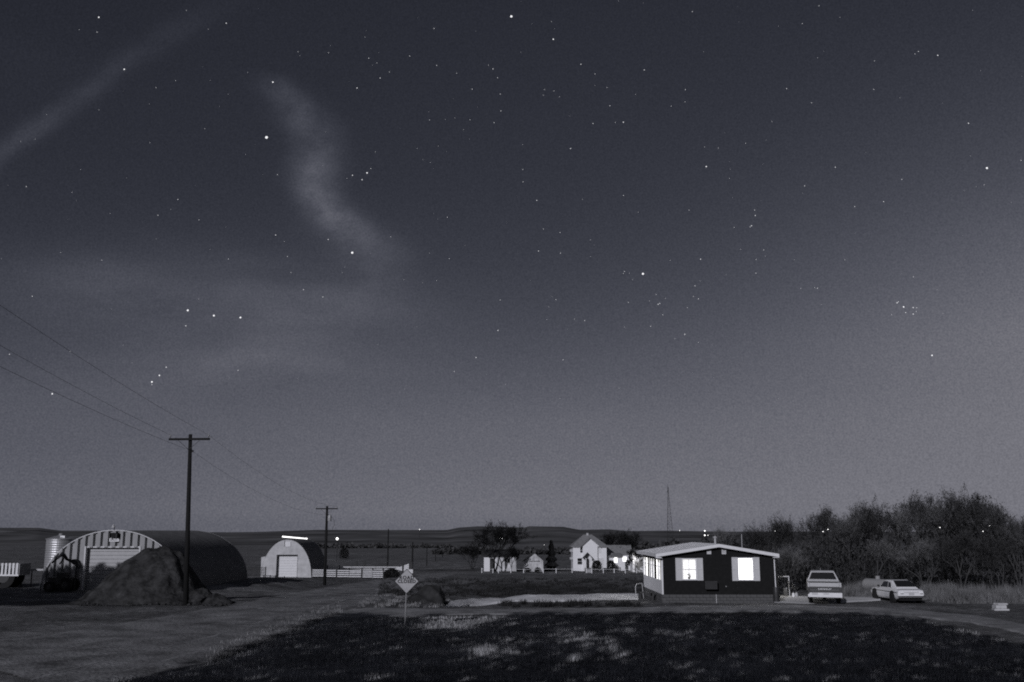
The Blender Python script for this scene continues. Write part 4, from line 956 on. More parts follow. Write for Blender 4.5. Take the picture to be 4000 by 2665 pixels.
# ------------------------------------------------------------------ vehicles
def wheel(t, x, y, r, w, side, rim='chrome'):
    wh = link('wheel', None, t, (x, y, r)); MB().lathe([(r * .62, -w / 2), (r * .95, -w / 2), (r, -w * .35), (r, w * .35), (r * .95, w / 2), (r * .62, w / 2)], (0, 0, 0), 26).build('tyre', 'rubber', wh).rotation_euler = (0, pi / 2, 0)
    MB().lathe([(.02, -w * .48), (r * .30, -w * .5), (r * .34, -w * .4), (r * .56, -w * .34), (r * .63, -w * .46), (r * .63, w * .46), (r * .56, w * .34), (r * .34, w * .4), (r * .30, w * .5), (.02, w * .48)], (0, 0, 0), 22).build('rim', rim, wh, smooth=False).rotation_euler = (0, pi / 2, 0)
def pickup():
    L_ = gp(3180, 2364); c = gp(3227, 2363.5); th = atan2(c[0], c[1]) - R(1.8)
    t = thing('pickup_truck', (c[0], c[1] + .1, c[2] + .02), -th, 'two tone pickup truck parked facing away beside the house', 'truck')
    Wd = .985
    # bed: two sides with wheel arches, floor and tailgate
    def arch(y0, y1, cy, r, zt, zb):
        top = [(y0, zt), (y1, zt)]; bot = [(y1, zb)] + [(cy + r * cos(a), max(zb, .42 + r * sin(a))) for a in [pi * k / 12 for k in range(13)]] + [(y0, zb)]
        return top + bot
    for s in (-1, 1):
        P_ = arch(0, 2.35, 1.25, .46, 1.28, .62); xo, xi = s * Wd, s * (Wd - .12)
        up = MB().prism_x([(0, 1.28), (2.35, 1.28), (2.35, 1.02), (0, 1.02)], min(xo, xi), max(xo, xi)); up.build('bed_side_top', 'truck_grey', t, bevel=.02)
        lw = MB(); q = [(0, 1.018), (2.35, 1.018), (2.35, .62)] + [(1.25 + .46 * cos(a), .50 + .46 * sin(a)) for a in [pi * (k + .9) / 13 for k in range(12)]] + [(0, .62)]
        lw.prism_x(q, min(xo, xi), max(xo, xi)); lw.build('bed_side', 'truck_dark', t)
        MB().box(s * Wd - .012 if s > 0 else s * Wd - .01, s * Wd + .01 if s > 0 else s * Wd + .012, .02, .1, .80, 1.0).build('tail_lamp', 'lamp_red', t)
    MB().box(-Wd + .13, Wd - .13, .05, 2.35, .60, .66).box(-Wd + .13, Wd - .13, 2.27, 2.35, .67, 1.26).build('bed_floor', 'truck_dark', t)
    tg = link('tailgate', None, t); w2 = Wd - .125
    MB().box(-w2, w2, 0, .06, 1.04, 1.275).build('upper_panel', 'truck_grey', tg, bevel=.02)
    MB().box(-w2, w2, .015, .06, .72, 1.035).build('lower_panel', 'truck_dark', tg); MB().box(-w2 + .04, w2 - .04, -.002, .014, .865, .945).build('trim_strip', 'metal_dark', tg)
    MB().box(-w2 + .02, w2 - .02, .0, .014, .855, .862).build('trim_bead', 'chrome', tg)
    text_mesh('lettering', 'CHEVROLET', .105, 'white_paint', tg, (0, -.006, .905), (pi / 2, 0, 0), space=1.45, offset=.004)
    for s in (-1, 1): MB().box(*sorted((s * (Wd - .118), s * (Wd - .005))), -.012, .0, .75, 1.01).build('tail_lamp', 'lamp_red', t)
    bp_ = link('bumper', None, t)
    MB().prism([(-Wd - .01, .44), (Wd + .01, .42), (Wd + .01, .70), (-Wd + .10, .70), (-Wd + .08, .64), (-Wd - .01, .60)], -.20, -.04).build('bumper_bar', 'white_paint', bp_, bevel=.015)
    MB().box(-.10, .22, -.215, -.203, .60, .68).build('bumper_step', 'plate', bp_); MB().box(-.78, -.42, -.215, -.203, .58, .70).build('licence_plate', 'plate', t)
    # cab
    cw = .90; prof = [(2.38, .60), (2.38, 1.30), (2.46, 1.36), (2.62, 1.84), (2.74, 1.90), (3.62, 1.90), (3.76, 1.84), (4.22, 1.32), (5.35, 1.20), (5.5, 1.05), (5.5, .55)]
    body = MB(); body.loft([[(x * k, y, z) for (y, z) in prof] for x, k in ()]) if False else None
    rings = []
    for x in (-1, -.96, .96, 1):
        R_ = []
        for (y, z) in prof:
            wv = Wd - .02 if z <= 1.32 else Wd - .03 - (z - 1.32) * .42
            zz = z - (.05 if abs(x) == 1 and z > 1.8 else 0)
            R_.append((x * wv, y, zz))
        rings.append(R_)
    MB().loft(rings).build('cab', 'truck_grey', t)
    rw = [(2.462 - .0, 1.385), (2.60, 1.795)]; k0, k1 = Wd - .03 - .065 * .42, Wd - .03 - .47 * .42
    MB().add([(-k0 + .09, 2.452, 1.385), (k0 - .09, 2.452, 1.385), (k1 - .10, 2.592, 1.80), (-k1 + .10, 2.592, 1.80)], [(0, 1, 2, 3)]).add([(-k0 + .09, 2.462, 1.385), (k0 - .09, 2.462, 1.385), (k1 - .10, 2.602, 1.80), (-k1 + .10, 2.602, 1.80)], [(3, 2, 1, 0)]).build('rear_window', 'glass_dark', t, recalc=False)
    for s in (-1, 1):
        xs = lambda z: s * (Wd - .03 - (z - 1.32) * .42 + .008)
        MB().add([(xs(1.37), 2.62, 1.37), (xs(1.37), 4.02, 1.37), (xs(1.78), 3.66, 1.78), (xs(1.78), 2.76, 1.78)], [(0, 1, 2, 3)]).build('side_window', 'glass_dark', t)
        wheel(t, s * (Wd - .16), 1.25, .385, .24, s); wheel(t, s * (Wd - .16), 4.75, .385, .24, s)
    ax_ = link('rear_axle', None, t); MB().cyl((-Wd + .2, 1.25, .385), (Wd - .2, 1.25, .385), .055, n=8).build('axle_tube', 'metal_dark', ax_); MB().lathe([(.03, -.17), (.15, -.1), (.18, 0), (.15, .1), (.03, .17)], (0, 1.2, .385), 14).build('differential', 'metal_dark', ax_)
    MB().box(-.75, .75, .1, 4.8, .46, .58).build('chassis', 'metal_dark', t); MB().cyl((-.1, 3.2, 1.89), (-.1, 3.2, 2.06), .012, n=5).build('antenna', 'tank_white', t)
    MB().cyl((.55, -.02, .36), (.55, .8, .40), .035, n=8).build('exhaust_pipe', 'metal_dark', t)
pickup()
def coupe():
    c = gp(3566, 2362); t = thing('coupe_car', (c[0], c[1] + .1, c[2] + .02), R(1.5), 'white fastback coupe parked before the propane tank', 'car')
    t.scale = (1.04, 1.06, 1.05)
    # lower body: rings of (x, z) along y
    def ring(y, w, zb, zs, zbelt, zt, inner):
        half = [(w * .90, zb), (w * .985, zb + .12), (w, zs), (w * .975, zs + .10), (w * .93, zbelt), (inner, zt)]
        return [(x, y, z) for x, z in half] + [(-x, y, z) for x, z in reversed(half)]
    body = MB().loft([ring(0.0, .74, .40, .56, .70, .73, .55), ring(.06, .79, .34, .56, .76, .79, .58), ring(.5, .82, .26, .55, .82, .86, .60), ring(1.1, .83, .24, .54, .86, .90, .60), ring(2.2, .83, .24, .54, .84, .88, .60),
                      ring(3.0, .82, .24, .54, .82, .86, .60), ring(3.9, .80, .26, .53, .76, .79, .55), ring(4.3, .76, .32, .52, .68, .71, .5), ring(4.42, .70, .40, .52, .60, .62, .45)])
    body.build('body', 'car_white', t, bevel=.012)
    # greenhouse
    def gr(y, wb, zb, wt, zt): return [(wb, y, zb), (wt, y, zt - .03), (wt - .07, y, zt), (-wt + .07, y, zt), (-wt, y, zt - .03), (-wb, y, zb)]
    MB().loft([gr(.62, .76, .80, .66, .905), gr(1.0, .76, .82, .60, 1.08), gr(1.35, .76, .84, .585, 1.27), gr(1.75, .76, .84, .58, 1.315), gr(2.2, .76, .84, .57, 1.30), gr(2.5, .76, .84, .57, 1.24), gr(2.95, .74, .83, .66, .93), gr(3.05, .73, .82, .70, .86)]).build('roof', 'car_white', t)
    MB().add([(-.58, .69, .965), (.58, .69, .965), (.50, 1.30, 1.29), (-.50, 1.30, 1.29)], [(0, 1, 2, 3)]).build('rear_window', 'glass_dark', t)
    MB().add([(-.60, 2.90, .975), (.60, 2.90, .975), (.50, 2.53, 1.25), (-.50, 2.53, 1.25)], [(3, 2, 1, 0)]).build('windscreen', 'glass_dark', t)
    for s in (-1, 1):
        X = lambda z, o=.012: s * (.76 - (z - .84) * (.18 / .45) + o)
        MB().add([(X(.88), 1.62, .88), (X(.88), 2.72, .88), (X(1.20), 2.42, 1.20), (X(1.22), 1.78, 1.22)], [(0, 1, 2, 3)]).build('side_window', 'glass_dark', t)
        MB().add([(X(.90), 1.12, .90), (X(.90), 1.55, .90), (X(1.21), 1.70, 1.21), (X(1.14), 1.32, 1.14)], [(0, 1, 2, 3)]).build('quarter_window', 'glass_dark', t)
        MB().box(*sorted((s * .815, s * .842)), .12, 4.2, .645, .665).build('side_moulding', 'sign_ink', t)
        for y in (.88, 3.55):
            MB().cyl((s * .70, y, .36), (s * .836, y, .36), .37, n=26).build('wheel_arch', 'rubber', t); wheel(t, s * .785, y - .0, .30, .17, s, 'hubcap')
        lp = link('tail_lamp', None, t); MB().cyl((s * .58, -.02, .60), (s * .58, .04, .60), .085, n=16).build('lens', 'lamp_red', lp); MB().lathe([(.085, 0), (.1, 0), (.1, .02), (.085, .02)], (0, 0, 0), 16).build('bezel', 'chrome', lp).location = (s * .58, -.01, .60); lp.children[-1].rotation_euler = (pi / 2, 0, 0)
        MB().box(*sorted((s * .80, s * .93)), 2.72, 2.78, .88, .97).build('wing_mirror', 'sign_ink', t)
    MB().prism_x([(-.12, .36), (-.03, .36), (.02, .46), (-.10, .47)], -.80, .80).build('bumper', 'truck_dark', t, bevel=.01); MB().box(-.78, .78, -.13, -.121, .39, .405).build('bumper_strip', 'chrome', t)
    MB().box(-.16, .16, -.03, -.004, .52, .64).build('licence_plate', 'plate', t); MB().box(-.45, .45, -.012, .0, .648, .66).build('boot_line', 'sign_ink', t)
    MB().box(-.7, .7, .15, 4.2, .20, .26).build('underbody', 'rubber', t)
coupe()
# propane tank
pt = gp(3440, 2330); up_ = mpx(pt[1]); tk = thing('propane_tank', pt, 0, 'pale propane tank with a valve dome behind the white car', 'tank')
q_ = [(.02, -1.25)] + [(.42 * sin(a), -.95 - .30 * cos(a)) for a in [pi / 2 * k / 6 for k in range(1, 7)]] + [(.42 * cos(a), .95 + .30 * sin(a)) for a in [pi / 2 * k / 6 for k in range(0, 6)]] + [(.02, 1.25)]
o = MB().lathe(q_, (0, 0, 0), 26).build('shell', 'tank_grey', tk, smooth=True); o.rotation_euler = (0, pi / 2, R(-66)); o.location = (0, .5, .74)
MB().cyl((0.05, .45, 1.1), (0.05, .45, 1.36), .16, n=16).build('valve_dome', 'tank_grey', tk, bevel=.02)
for k in (-.6, .6): MB().box(k * .8 - .06, k * .8 + .06, .3 - k * .6, .7 - k * .6, -.1, .42).build('foot', 'block', tk)
# pale slabs near the right edge
for k, (py, w, hh, lab, dx) in enumerate(((2381, .82, .11, 'bottom flat slab of the pale stack near the right edge', .05), (2368, .62, .2, 'thick middle block of the pale stack near the right edge', 0), (2352, .6, .11, 'top slab of the pale stack near the right edge', .08))):
    b = gp(3915, 2386); zz = [.0, .11, .31][k]
    o = MB().box(-w / 2, w / 2, -.25, .25, 0.002, hh).build('stone_slab', 'stone_pale', None, bevel=.045); o.location = (b[0] + dx, b[1] + .3, b[2] + zz - .02); o.rotation_euler = (0, 0, R(8 * k - 6)); tag(o, lab, 'slab', 'stack of pale slabs')

# ------------------------------------------------------------------ poles and wires
PM = {}
def power_pole(base, top, lean, arm, label, cat='utility pole', angle=0, cross=True, transformer=False, rad=.17):
    t = thing('utility_pole', base, 0, label, cat); dx, dy, dz = (top[i] - base[i] for i in range(3))
    MB().cyl((0, 0, -.5), (dx, dy, dz), rad, rad * .66, 12).build('pole', 'wood_pole', t, smooth=True)
    ends = []
    if cross:
        zz = dz - .32; c, s_ = cos(angle), sin(angle); fx = dx * zz / dz
        ob = MB().box(-arm / 2, arm / 2, -.06, .06, -.065, .065).build('crossarm', 'wood_pole', t); ob.location = (fx, -.2, zz); ob.rotation_euler = (0, R(-.4), angle)
        for s in (-1, 1):
            ex = (fx + s * (arm / 2 - .08) * c, -.2 + s * (arm / 2 - .08) * s_, zz + .06)
            ins = link('insulator', None, t, ex); MB().cyl((0, 0, 0), (0, 0, .12), .015, n=6).build('pin', 'metal_dark', ins); MB().lathe([(.05, .10), (.075, .13), (.04, .17), (.06, .19), (.02, .24)], (0, 0, 0), 10).build('bell', 'insulator', ins)
            ends.append((base[0] + ex[0], base[1] + ex[1], base[2] + ex[2] + .2))
            MB().cyl((fx + s * arm * .26 * c, -.28, zz - .07), (fx + s * .05, -.2, zz - .62), .014, n=5).build('brace', 'metal_dark', t)
    ins = link('insulator', None, t, (dx * .93 + rad * .8, 0, dz - 1.05)); MB().lathe([(.03, -.07), (.07, -.05), (.05, 0), (.07, .05), (.03, .07)], (.04, 0, 0), 10).build('spool', 'metal_dark', ins)
    ends.append((base[0] + dx * .93 + .16, base[1], base[2] + dz - 1.05))
    if transformer:
        tr = link('transformer', None, t, (.34, -.1, dz - 1.75)); MB().lathe([(.2, 0), (.22, .04), (.22, .62), (.18, .70), (.02, .72)], (0, 0, 0), 18).build('can', 'insulator', tr, smooth=True)
        MB().cyl((.05, 0, .7), (.05, 0, .95), .035, n=8).build('bushing', 'insulator', tr); MB().path([(.2, 0, .5), (.5, 0, .2), (.6, 0, -.4), (.35, 0, -1.0), (-.15, 0, -1.3)], .02, 5).build('lead', 'wire', tr)
    return t, ends
b1 = gp(726, 2366); t1 = at(744, 1697, b1[1])
p1, e1 = power_pole(b1, t1, 0, 162 * mpx(b1[1]), 'tall near utility pole rising in front of the soil heap', angle=0)
Yp = 119.0; xb = (1275 - 2000) * mpx(Yp); b2 = (xb, Yp, at(1275, 2284, Yp)[2]); b2 = (xb, Yp, min(b2[2], h(xb, Yp))); t2 = at(1278, 1977, Yp)
p2, e2 = power_pole(b2, t2, 0, 85 * mpx(Yp), 'utility pole with a transformer can standing by the white fronted barn', angle=R(4), transformer=True, rad=.2)
b3 = (-16.0, -4.0, h(-16, -4)); p3, e3 = power_pole(b3, (-16, -4, 15.3), 0, 2.45, 'utility pole beyond the left edge carrying the wires')
def wire(a, b, sag, label):
    N = 24; P_ = [tuple(a[i] + (b[i] - a[i]) * k / N - (sag * 4 * (k / N) * (1 - k / N) if i == 2 else 0) for i in range(3)) for k in range(N + 1)]
    mb = MB(); mb.path([(p[0] - a[0], p[1] - a[1], p[2] - a[2]) for p in P_], .0075, 4); o = mb.build('power_wire', 'wire'); o.location = a; tag(o, label, 'wire', 'power wires')
wire(e1[1], e3[1], .7, 'uppermost wire running from the near pole to the left edge')
wire(e1[0], e3[0], .7, 'middle wire running from the near pole to the left edge')
wire(e1[2], (e3[2][0], e3[2][1], e3[2][2] - 1.2), .7, 'lowest wire running from the near pole to the left edge')
wire(e1[1], e2[1], .9, 'upper wire between the near pole and the transformer pole')
wire(e1[2], e2[2], .9, 'lower wire between the near pole and the transformer pole')
def plain_pole(px, pyb, pyt, Y, r, label, arm=0):
    x = (px - 2000) * mpx(Y); z = h(x, Y); zt = at(px, pyt, Y)[2] - z; t = thing('plain_pole', (x, Y, z), 0, label, 'pole', 'plain poles along the lane')
    MB().cyl((0, 0, -.6), (0, 0, zt), r, r * .7, 8).build('shaft', 'wood_pole', t); MB().cyl((0, 0, zt), (0, 0, zt + .12), r * .8, r * .2, 8).build('cap', 'metal_dark', t)
plain_pole(1517, 2225, 2068, 196, .16, 'tall plain pole behind the end of the white corral fence')
plain_pole(1613, 2235, 2119, 186, .17, 'shorter plain pole just above the road sign')
plain_pole(1669, 2215, 2135, 250, .12, 'first thin pole receding along the lane, nearest the shorter pole')
plain_pole(1703, 2205, 2152, 300, .13, 'second thin pole receding along the lane')
plain_pole(1729, 2200, 2153, 340, .14, 'third thin pole receding along the lane')
plain_pole(1747, 2195, 2152, 390, .14, 'last and faintest thin pole along the lane')

# ------------------------------------------------------------------ road sign
sb = gp(1580, 2466); us = mpx(sb[1]); sg = thing('road_sign', sb, 0, 'diamond road closed sign on a thin post at the lawn edge', 'sign')
zc = at(1584, 2271, sb[1])[2] - sb[2]; hd = 47.5 * us; sxo = 5 * us
MB().cyl((-.0, 0.02, -.4), (sxo, 0.03, zc + .2), .030, .026, 8).build('post', 'post_metal', sg)
pl = link('plate', None, sg, (sxo, -.02, zc))
def dia(k, y0, y1): return MB().prism([(0, -k), (k, 0), (0, k), (-k, 0)], y0, y1)
dia(hd, 0, .012).build('edge', 'sign_ink', pl); dia(hd - .035, -.006, -.0005).build('face', 'sign_face', pl)
text_mesh('lettering_line', 'ROAD', .215, 'sign_ink', pl, (0.0, -.008, .155), (pi / 2, 0, 0), offset=.008, space=1.18); text_mesh('lettering_line', 'CLOSED', .205, 'sign_ink', pl, (.0, -.008, -.012), (pi / 2, 0, 0), offset=.008, space=1.12)
for k in (.30, -.30): MB().cyl((0, -.014, k), (0, -.004, k), .012, n=8).build('bolt', 'post_metal', pl)

# ------------------------------------------------------------------ corral
def corral():
    Y = 147.0; u = mpx(Y)
    def X(px): return (px - 2000) * u
    xs = [1226, 1270, 1320, 1369, 1418, 1460, 1500]; x0 = X(xs[0]); z = h(X(1360), Y)
    t = thing('board_fence', (x0, Y, z), 0, 'white four board corral fence right of the white fronted barn', 'fence')
    for k in range(4):
        za = at(1360, 2253.5 - k * 7.6 + .5, Y)[2] - z; zb = at(1360, 2249.6 - k * 7.6 + .5, Y)[2] - z
        for i, (a, b) in enumerate(zip(xs, xs[1:])):
            dz = (i - 2) * -.035; MB().box(X(a) - x0 + .02, X(b) - x0 - .02, -.03, .02, za + dz, zb + dz).build('board', 'fence_white', t)
    for i, a in enumerate(xs): MB().box(X(a) - x0 - .10, X(a) - x0 + .10, -.08 if i in (2, 4) else .03, .16, -.4, at(1360, 2221, Y)[2] - z + (.06 if i % 2 else 0)).build('post', 'wood_dark', t)
    Y3 = 163.0; u3 = mpx(Y3); X3 = lambda p: (p - 2000) * u3; z3 = h(X3(1420), Y3)
    f = thing('board_fence', (X3(1284), Y3, z3), 0, 'farther white corral fence line behind the front boards', 'fence'); xx = [1284, 1330, 1378, 1424, 1470, 1516, 1562]
    for k, (a, b) in enumerate(zip(xx, xx[1:])):
        for py in (2214, 2222, 2230): MB().box(X3(a) - X3(1284) + .02, X3(b) - X3(1284) - .02, -.03, .02, at(1400, py + 3.4, Y3)[2] - z3, at(1400, py, Y3)[2] - z3).build('board', 'fence_white', f)
    for a in xx: MB().box(X3(a) - X3(1284) - .08, X3(a) - X3(1284) + .08, .03, .16, -.5, at(1400, 2209, Y3)[2] - z3).build('post', 'wood_dark', f)
    Yc = 158.0; uc = mpx(Yc); Xc = lambda p: (p - 2000) * uc; zc_ = h(Xc(1580), Yc)
    c = thing('loading_chute', (Xc(1545), Yc, zc_), 0, 'white sloping board cattle chute with a dark end gate', 'cattle chute')
    ZC = lambda py: at(1580, py, Yc)[2] - zc_
    for k in range(5):
        f0, f1 = k / 5, (k + .86) / 5
        def zz(px, f): top = 2222 - (px - 1548) * .40; bot = 2222 + (px - 1548) * .32; return ZC(bot + (top - bot) * f)
        MB().prism([(0, zz(1548, f0)), (Xc(1600) - Xc(1545), zz(1600, f0)), (Xc(1600) - Xc(1545), zz(1600, f1)), (0, zz(1548, f1))], -.03, .03).build('board', 'fence_white', c)
    MB().box(Xc(1600) - Xc(1545), Xc(1614) - Xc(1545), -.15, .5, ZC(2224), ZC(2195)).build('end_gate', 'wood_dark', c); MB().box(Xc(1594) - Xc(1545), Xc(1616) - Xc(1545), -.1, -.04, ZC(2240), ZC(2224.5)).build('lower_panel', 'fence_white', c)
    MB().box(Xc(1574) - Xc(1545), Xc(1578.5) - Xc(1545), -.22, -.05, -.4, ZC(2201)).build('post', 'wood_dark', c); MB().box(Xc(1616) - Xc(1545), Xc(1621) - Xc(1545), -.2, 0, -.4, ZC(2222)).build('post', 'wood_dark', c)
    Yg = 176.0; ug = mpx(Yg); Xg = lambda p: (p - 2000) * ug; zg = h(Xg(1410), Yg); g = thing('gate_frame', (Xg(1410), Yg, zg), 0, 'dark goalpost shaped gate frame in the corral', 'gate frame'); ZG = lambda py: at(1410, py, Yg)[2] - zg
    for a, b in ((1392, 1400), (1424, 1432)): MB().box(Xg(a) - Xg(1410), Xg(b) - Xg(1410), -.12, .12, -.4, ZG(2195)).build('upright', 'wood_dark', g)
    MB().box(Xg(1391) - Xg(1410), Xg(1433) - Xg(1410), -.13, .13, ZG(2194.9), ZG(2192.5)).build('lintel', 'wood_dark', g)
    Yd = 144.0; ud = mpx(Yd); Xd = lambda p: (p - 2000) * ud; zd = h(Xd(1010), Yd); p = thing('cattle_panel', (Xd(972), Yd, zd), 0, 'dark pipe cattle panel between the two arched buildings', 'gate'); ZD = lambda py: at(1010, py, Yd)[2] - zd
    w = Xd(1044) - Xd(972)
    for k in range(6): zz = ZD(2247 - k * 6); MB().cyl((0, 0, zz + .05), (w, 0, zz - .06), .045, n=6).build('rail', 'metal_dark', p)
    for k in (0, .34, .62, 1): MB().box(w * k - .06, w * k + .06, .06, .14, -.3, ZD(2214)).build('post', 'metal_dark', p)
corral()

# ------------------------------------------------------------------ farmstead
YFm = 214.0; uf = mpx(YFm); fx0 = (2302 - 2000) * uf; fz = min(h(fx0, YFm), at(2302, 2222, YFm)[2])
def FXp(px): return (px - 2302) * uf
def FZp(py): return at(2302, py, YFm)[2] - fz
fh = thing('farmhouse', (fx0, YFm, fz), 0, 'two storey white farmhouse with hipped roof, front gable and porch', 'house')
def farmhouse():
    x0, x1 = FXp(2237), FXp(2368); ez = FZp(2135); rz = FZp(2089); D = 7.0; gx = FXp(2304); ga = FZp(2101)
    sh = MB(); sh.box(x0, x1, 0, D, -.6, ez); sh.build('wall', 'white_paint', fh)
    gl, gr_ = FXp(2269), FXp(2340); MB().prism([(gl, ez + .02), (FXp(2275.8), ez + .02), (FXp(2275.8), -.6), (FXp(2332.5), -.6), (FXp(2332.5), ez + .02), (gr_, ez + .02), (gx, ga - .16)], -.46, .9).build('gable_wall', 'white_paint', fh)
    o = .42; r0, r1 = FXp(2284), FXp(2317); rf_ = link('roof', None, fh)
    m = MB(); e = [(x0 - o, -o, ez), (x1 + o, -o, ez), (x1 + o, D + o, ez), (x0 - o, D + o, ez)]; m.add(e + [(r0, D * .5, rz), (r1, D * .5, rz)] + [(p[0], p[1], p[2] - .14) for p in e], [(0, 1, 5, 4), (1, 2, 5), (2, 3, 4, 5), (3, 0, 4), (6, 7, 1, 0), (7, 8, 2, 1), (8, 9, 3, 2), (9, 6, 0, 3), (9, 8, 7, 6)])
    m.build('hip_roof', 'shingle', rf_)
    for s, xe in ((-1, gl), (1, gr_)):
        MB().add([(gx, -.9, ga), (xe + s * .25, -.9, ez - .08), (xe + s * .25, 2.2, ez - .08), (gx, 2.6, ga), (gx, -.9, ga - .12), (xe + s * .25, -.9, ez - .20), (xe + s * .25, 2.2, ez - .20), (gx, 2.6, ga - .12)],
                 [(0, 1, 2, 3), (7, 6, 5, 4), (0, 4, 5, 1), (1, 5, 6, 2), (2, 6, 7, 3), (3, 7, 4, 0)]).build('gable_slope', 'shingle', rf_)
    ch = MB().box(FXp(2295), FXp(2303), D * .5 - .25, D * .5 + .25, rz - .4, rz + .32); ch.build('chimney', 'tank_white', rf_)
    def win(a, b, c, d, pane='glass_dark', kind='window'):
        w = link(kind, None, fh); X0_, X1_, Z0_, Z1_ = FXp(a), FXp(b), FZp(d), FZp(c); t = .07
        MB().box(X0_ - t, X0_, -.07, -.002, Z0_ - t, Z1_ + t).box(X1_, X1_ + t, -.07, -.002, Z0_ - t, Z1_ + t).box(X0_, X1_, -.07, -.002, Z1_, Z1_ + t).box(X0_, X1_, -.09, -.002, Z0_ - t, Z0_).build('frame', 'white_paint', w)
        MB().box(X0_, X1_, -.03, -.004, Z0_, Z1_).build('pane', pane, w); zm = (Z0_ + Z1_) / 2; MB().box(X0_, X1_, -.05, -.032, zm - .03, zm + .03).build('sash_bar', 'trim_grey', w)
    win(2265.5, 2274.5, 2140.5, 2159); win(2334, 2344, 2140, 2159, 'curtain'); win(2254.5, 2272, 2181, 2205); win(2337, 2355, 2181, 2206, 'curtain')
    for py in (2151, 2181): MB().box(x0 - .62, x0 - .02, .3, 1.2, FZp(py + 5), FZp(py - 4)).build('window_hood', 'tank_white', fh)
    # porch
    pc = link('porch', None, fh); pd = 2.3; px0, px1, pxm = FXp(2274), FXp(2310), FXp(2292); pe, pa = FZp(2178), FZp(2158)
    for s, xe in ((-1, px0), (1, px1)):
        MB().add([(pxm, -pd, pa), (xe, -pd, pe), (xe, -.01, pe), (pxm, -.01, pa), (pxm, -pd, pa - .12), (xe, -pd, pe - .12), (xe, -.01, pe - .12), (pxm, -.01, pa - .12)], [(0, 1, 2, 3), (7, 6, 5, 4), (0, 4, 5, 1), (1, 5, 6, 2), (3, 7, 4, 0), (2, 6, 7, 3)]).build('porch_roof', 'shingle_dark', pc)
    MB().box(FXp(2281), FXp(2306), -pd, -.01, -.5, FZp(2218)).build('porch_floor', 'block', pc)
    for a, b in ((2283, 2285.5), (2302.5, 2307.5)): MB().box(FXp(a), FXp(b), -pd + .1, -pd + .32, FZp(2218), pe - .1).build('column', 'white_paint', pc)
    MB().prism([(px0 + .35, pe - .125), (px1 - .35, pe - .125), (px1 - .3, pe + .05), (pxm + .5, pa - .45), (px1 - 1.0, pe - .1)], -pd + .12, -pd + .18).build('tympanum', 'white_paint', pc)
    MB().box(FXp(2287), FXp(2299), -.52, -.463, FZp(2218), FZp(2184)).build('door', 'wood_dark', fh)
    MB().box(FXp(2288), FXp(2307), -pd - 1.2, -pd - .02, -.5, .25).build('step', 'block', fh)
    # wing to the right
    wg = link('wing', None, fh); wx0, wx1 = x1 + .02, FXp(2470); wy0, wy1 = 3.0, 8.5; wz = FZp(2169); wr = FZp(2131)
    MB().box(wx0, wx1, wy0, wy1, -.6, wz).build('wing_wall', 'white_paint', wg)
    m = MB(); ym = (wy0 + wy1) / 2; m.add([(wx0, wy0 - .3, wz), (wx1 + .3, wy0 - .3, wz), (wx1 + .3, ym, wr), (wx0, ym, wr), (wx1 + .3, wy1 + .3, wz), (wx0, wy1 + .3, wz)], [(0, 1, 2, 3), (3, 2, 4, 5), (1, 4, 2), (0, 3, 5), (0, 5, 4, 1)]); m.build('wing_roof', 'shingle', wg)
    ez2 = FZp(2175.5); rz2 = FZp(2163); vx0, vx1 = FXp(2374), FXp(2430)
    MB().box(vx0 + .3, vx1 + .55, .6, wy0 - .02, -.6, ez2).build('veranda_wall', 'white_paint', wg)
    MB().add([(vx0, -.1, ez2 + .02), (vx1, -.1, ez2 + .02), (vx1, wy0 - .01, rz2), (vx0 + 1.6, wy0 - .01, rz2), (vx0, -.1, ez2 + .10), (vx1, -.1, ez2 + .10), (vx1, wy0 - .01, rz2 + .08), (vx0 + 1.6, wy0 - .01, rz2 + .08)], [(3, 2, 1, 0), (4, 5, 6, 7), (0, 1, 5, 4), (1, 2, 6, 5), (2, 3, 7, 6), (3, 0, 4, 7)]).build('veranda_roof', 'shingle', wg)
    for a, b, c, d in ((2398, 2410, 2179, 2199.5), (2432, 2446, 2175.5, 2194)):
        w = link('lit_window', None, fh); yy = .55
        MB().box(FXp(a), FXp(b), yy - .03, yy + .04, FZp(d), FZp(c)).build('pane', 'far_window', w); MB().box(FXp(a) - .06, FXp(b) + .06, yy - .05, yy + .045, FZp(d) - .07, FZp(d) - .002).build('sill', 'white_paint', w)
    MB().box(FXp(2391), FXp(2420), .1, .5, -.3, FZp(2215)).build('bench_wall', 'tank_white', wg)
farmhouse()
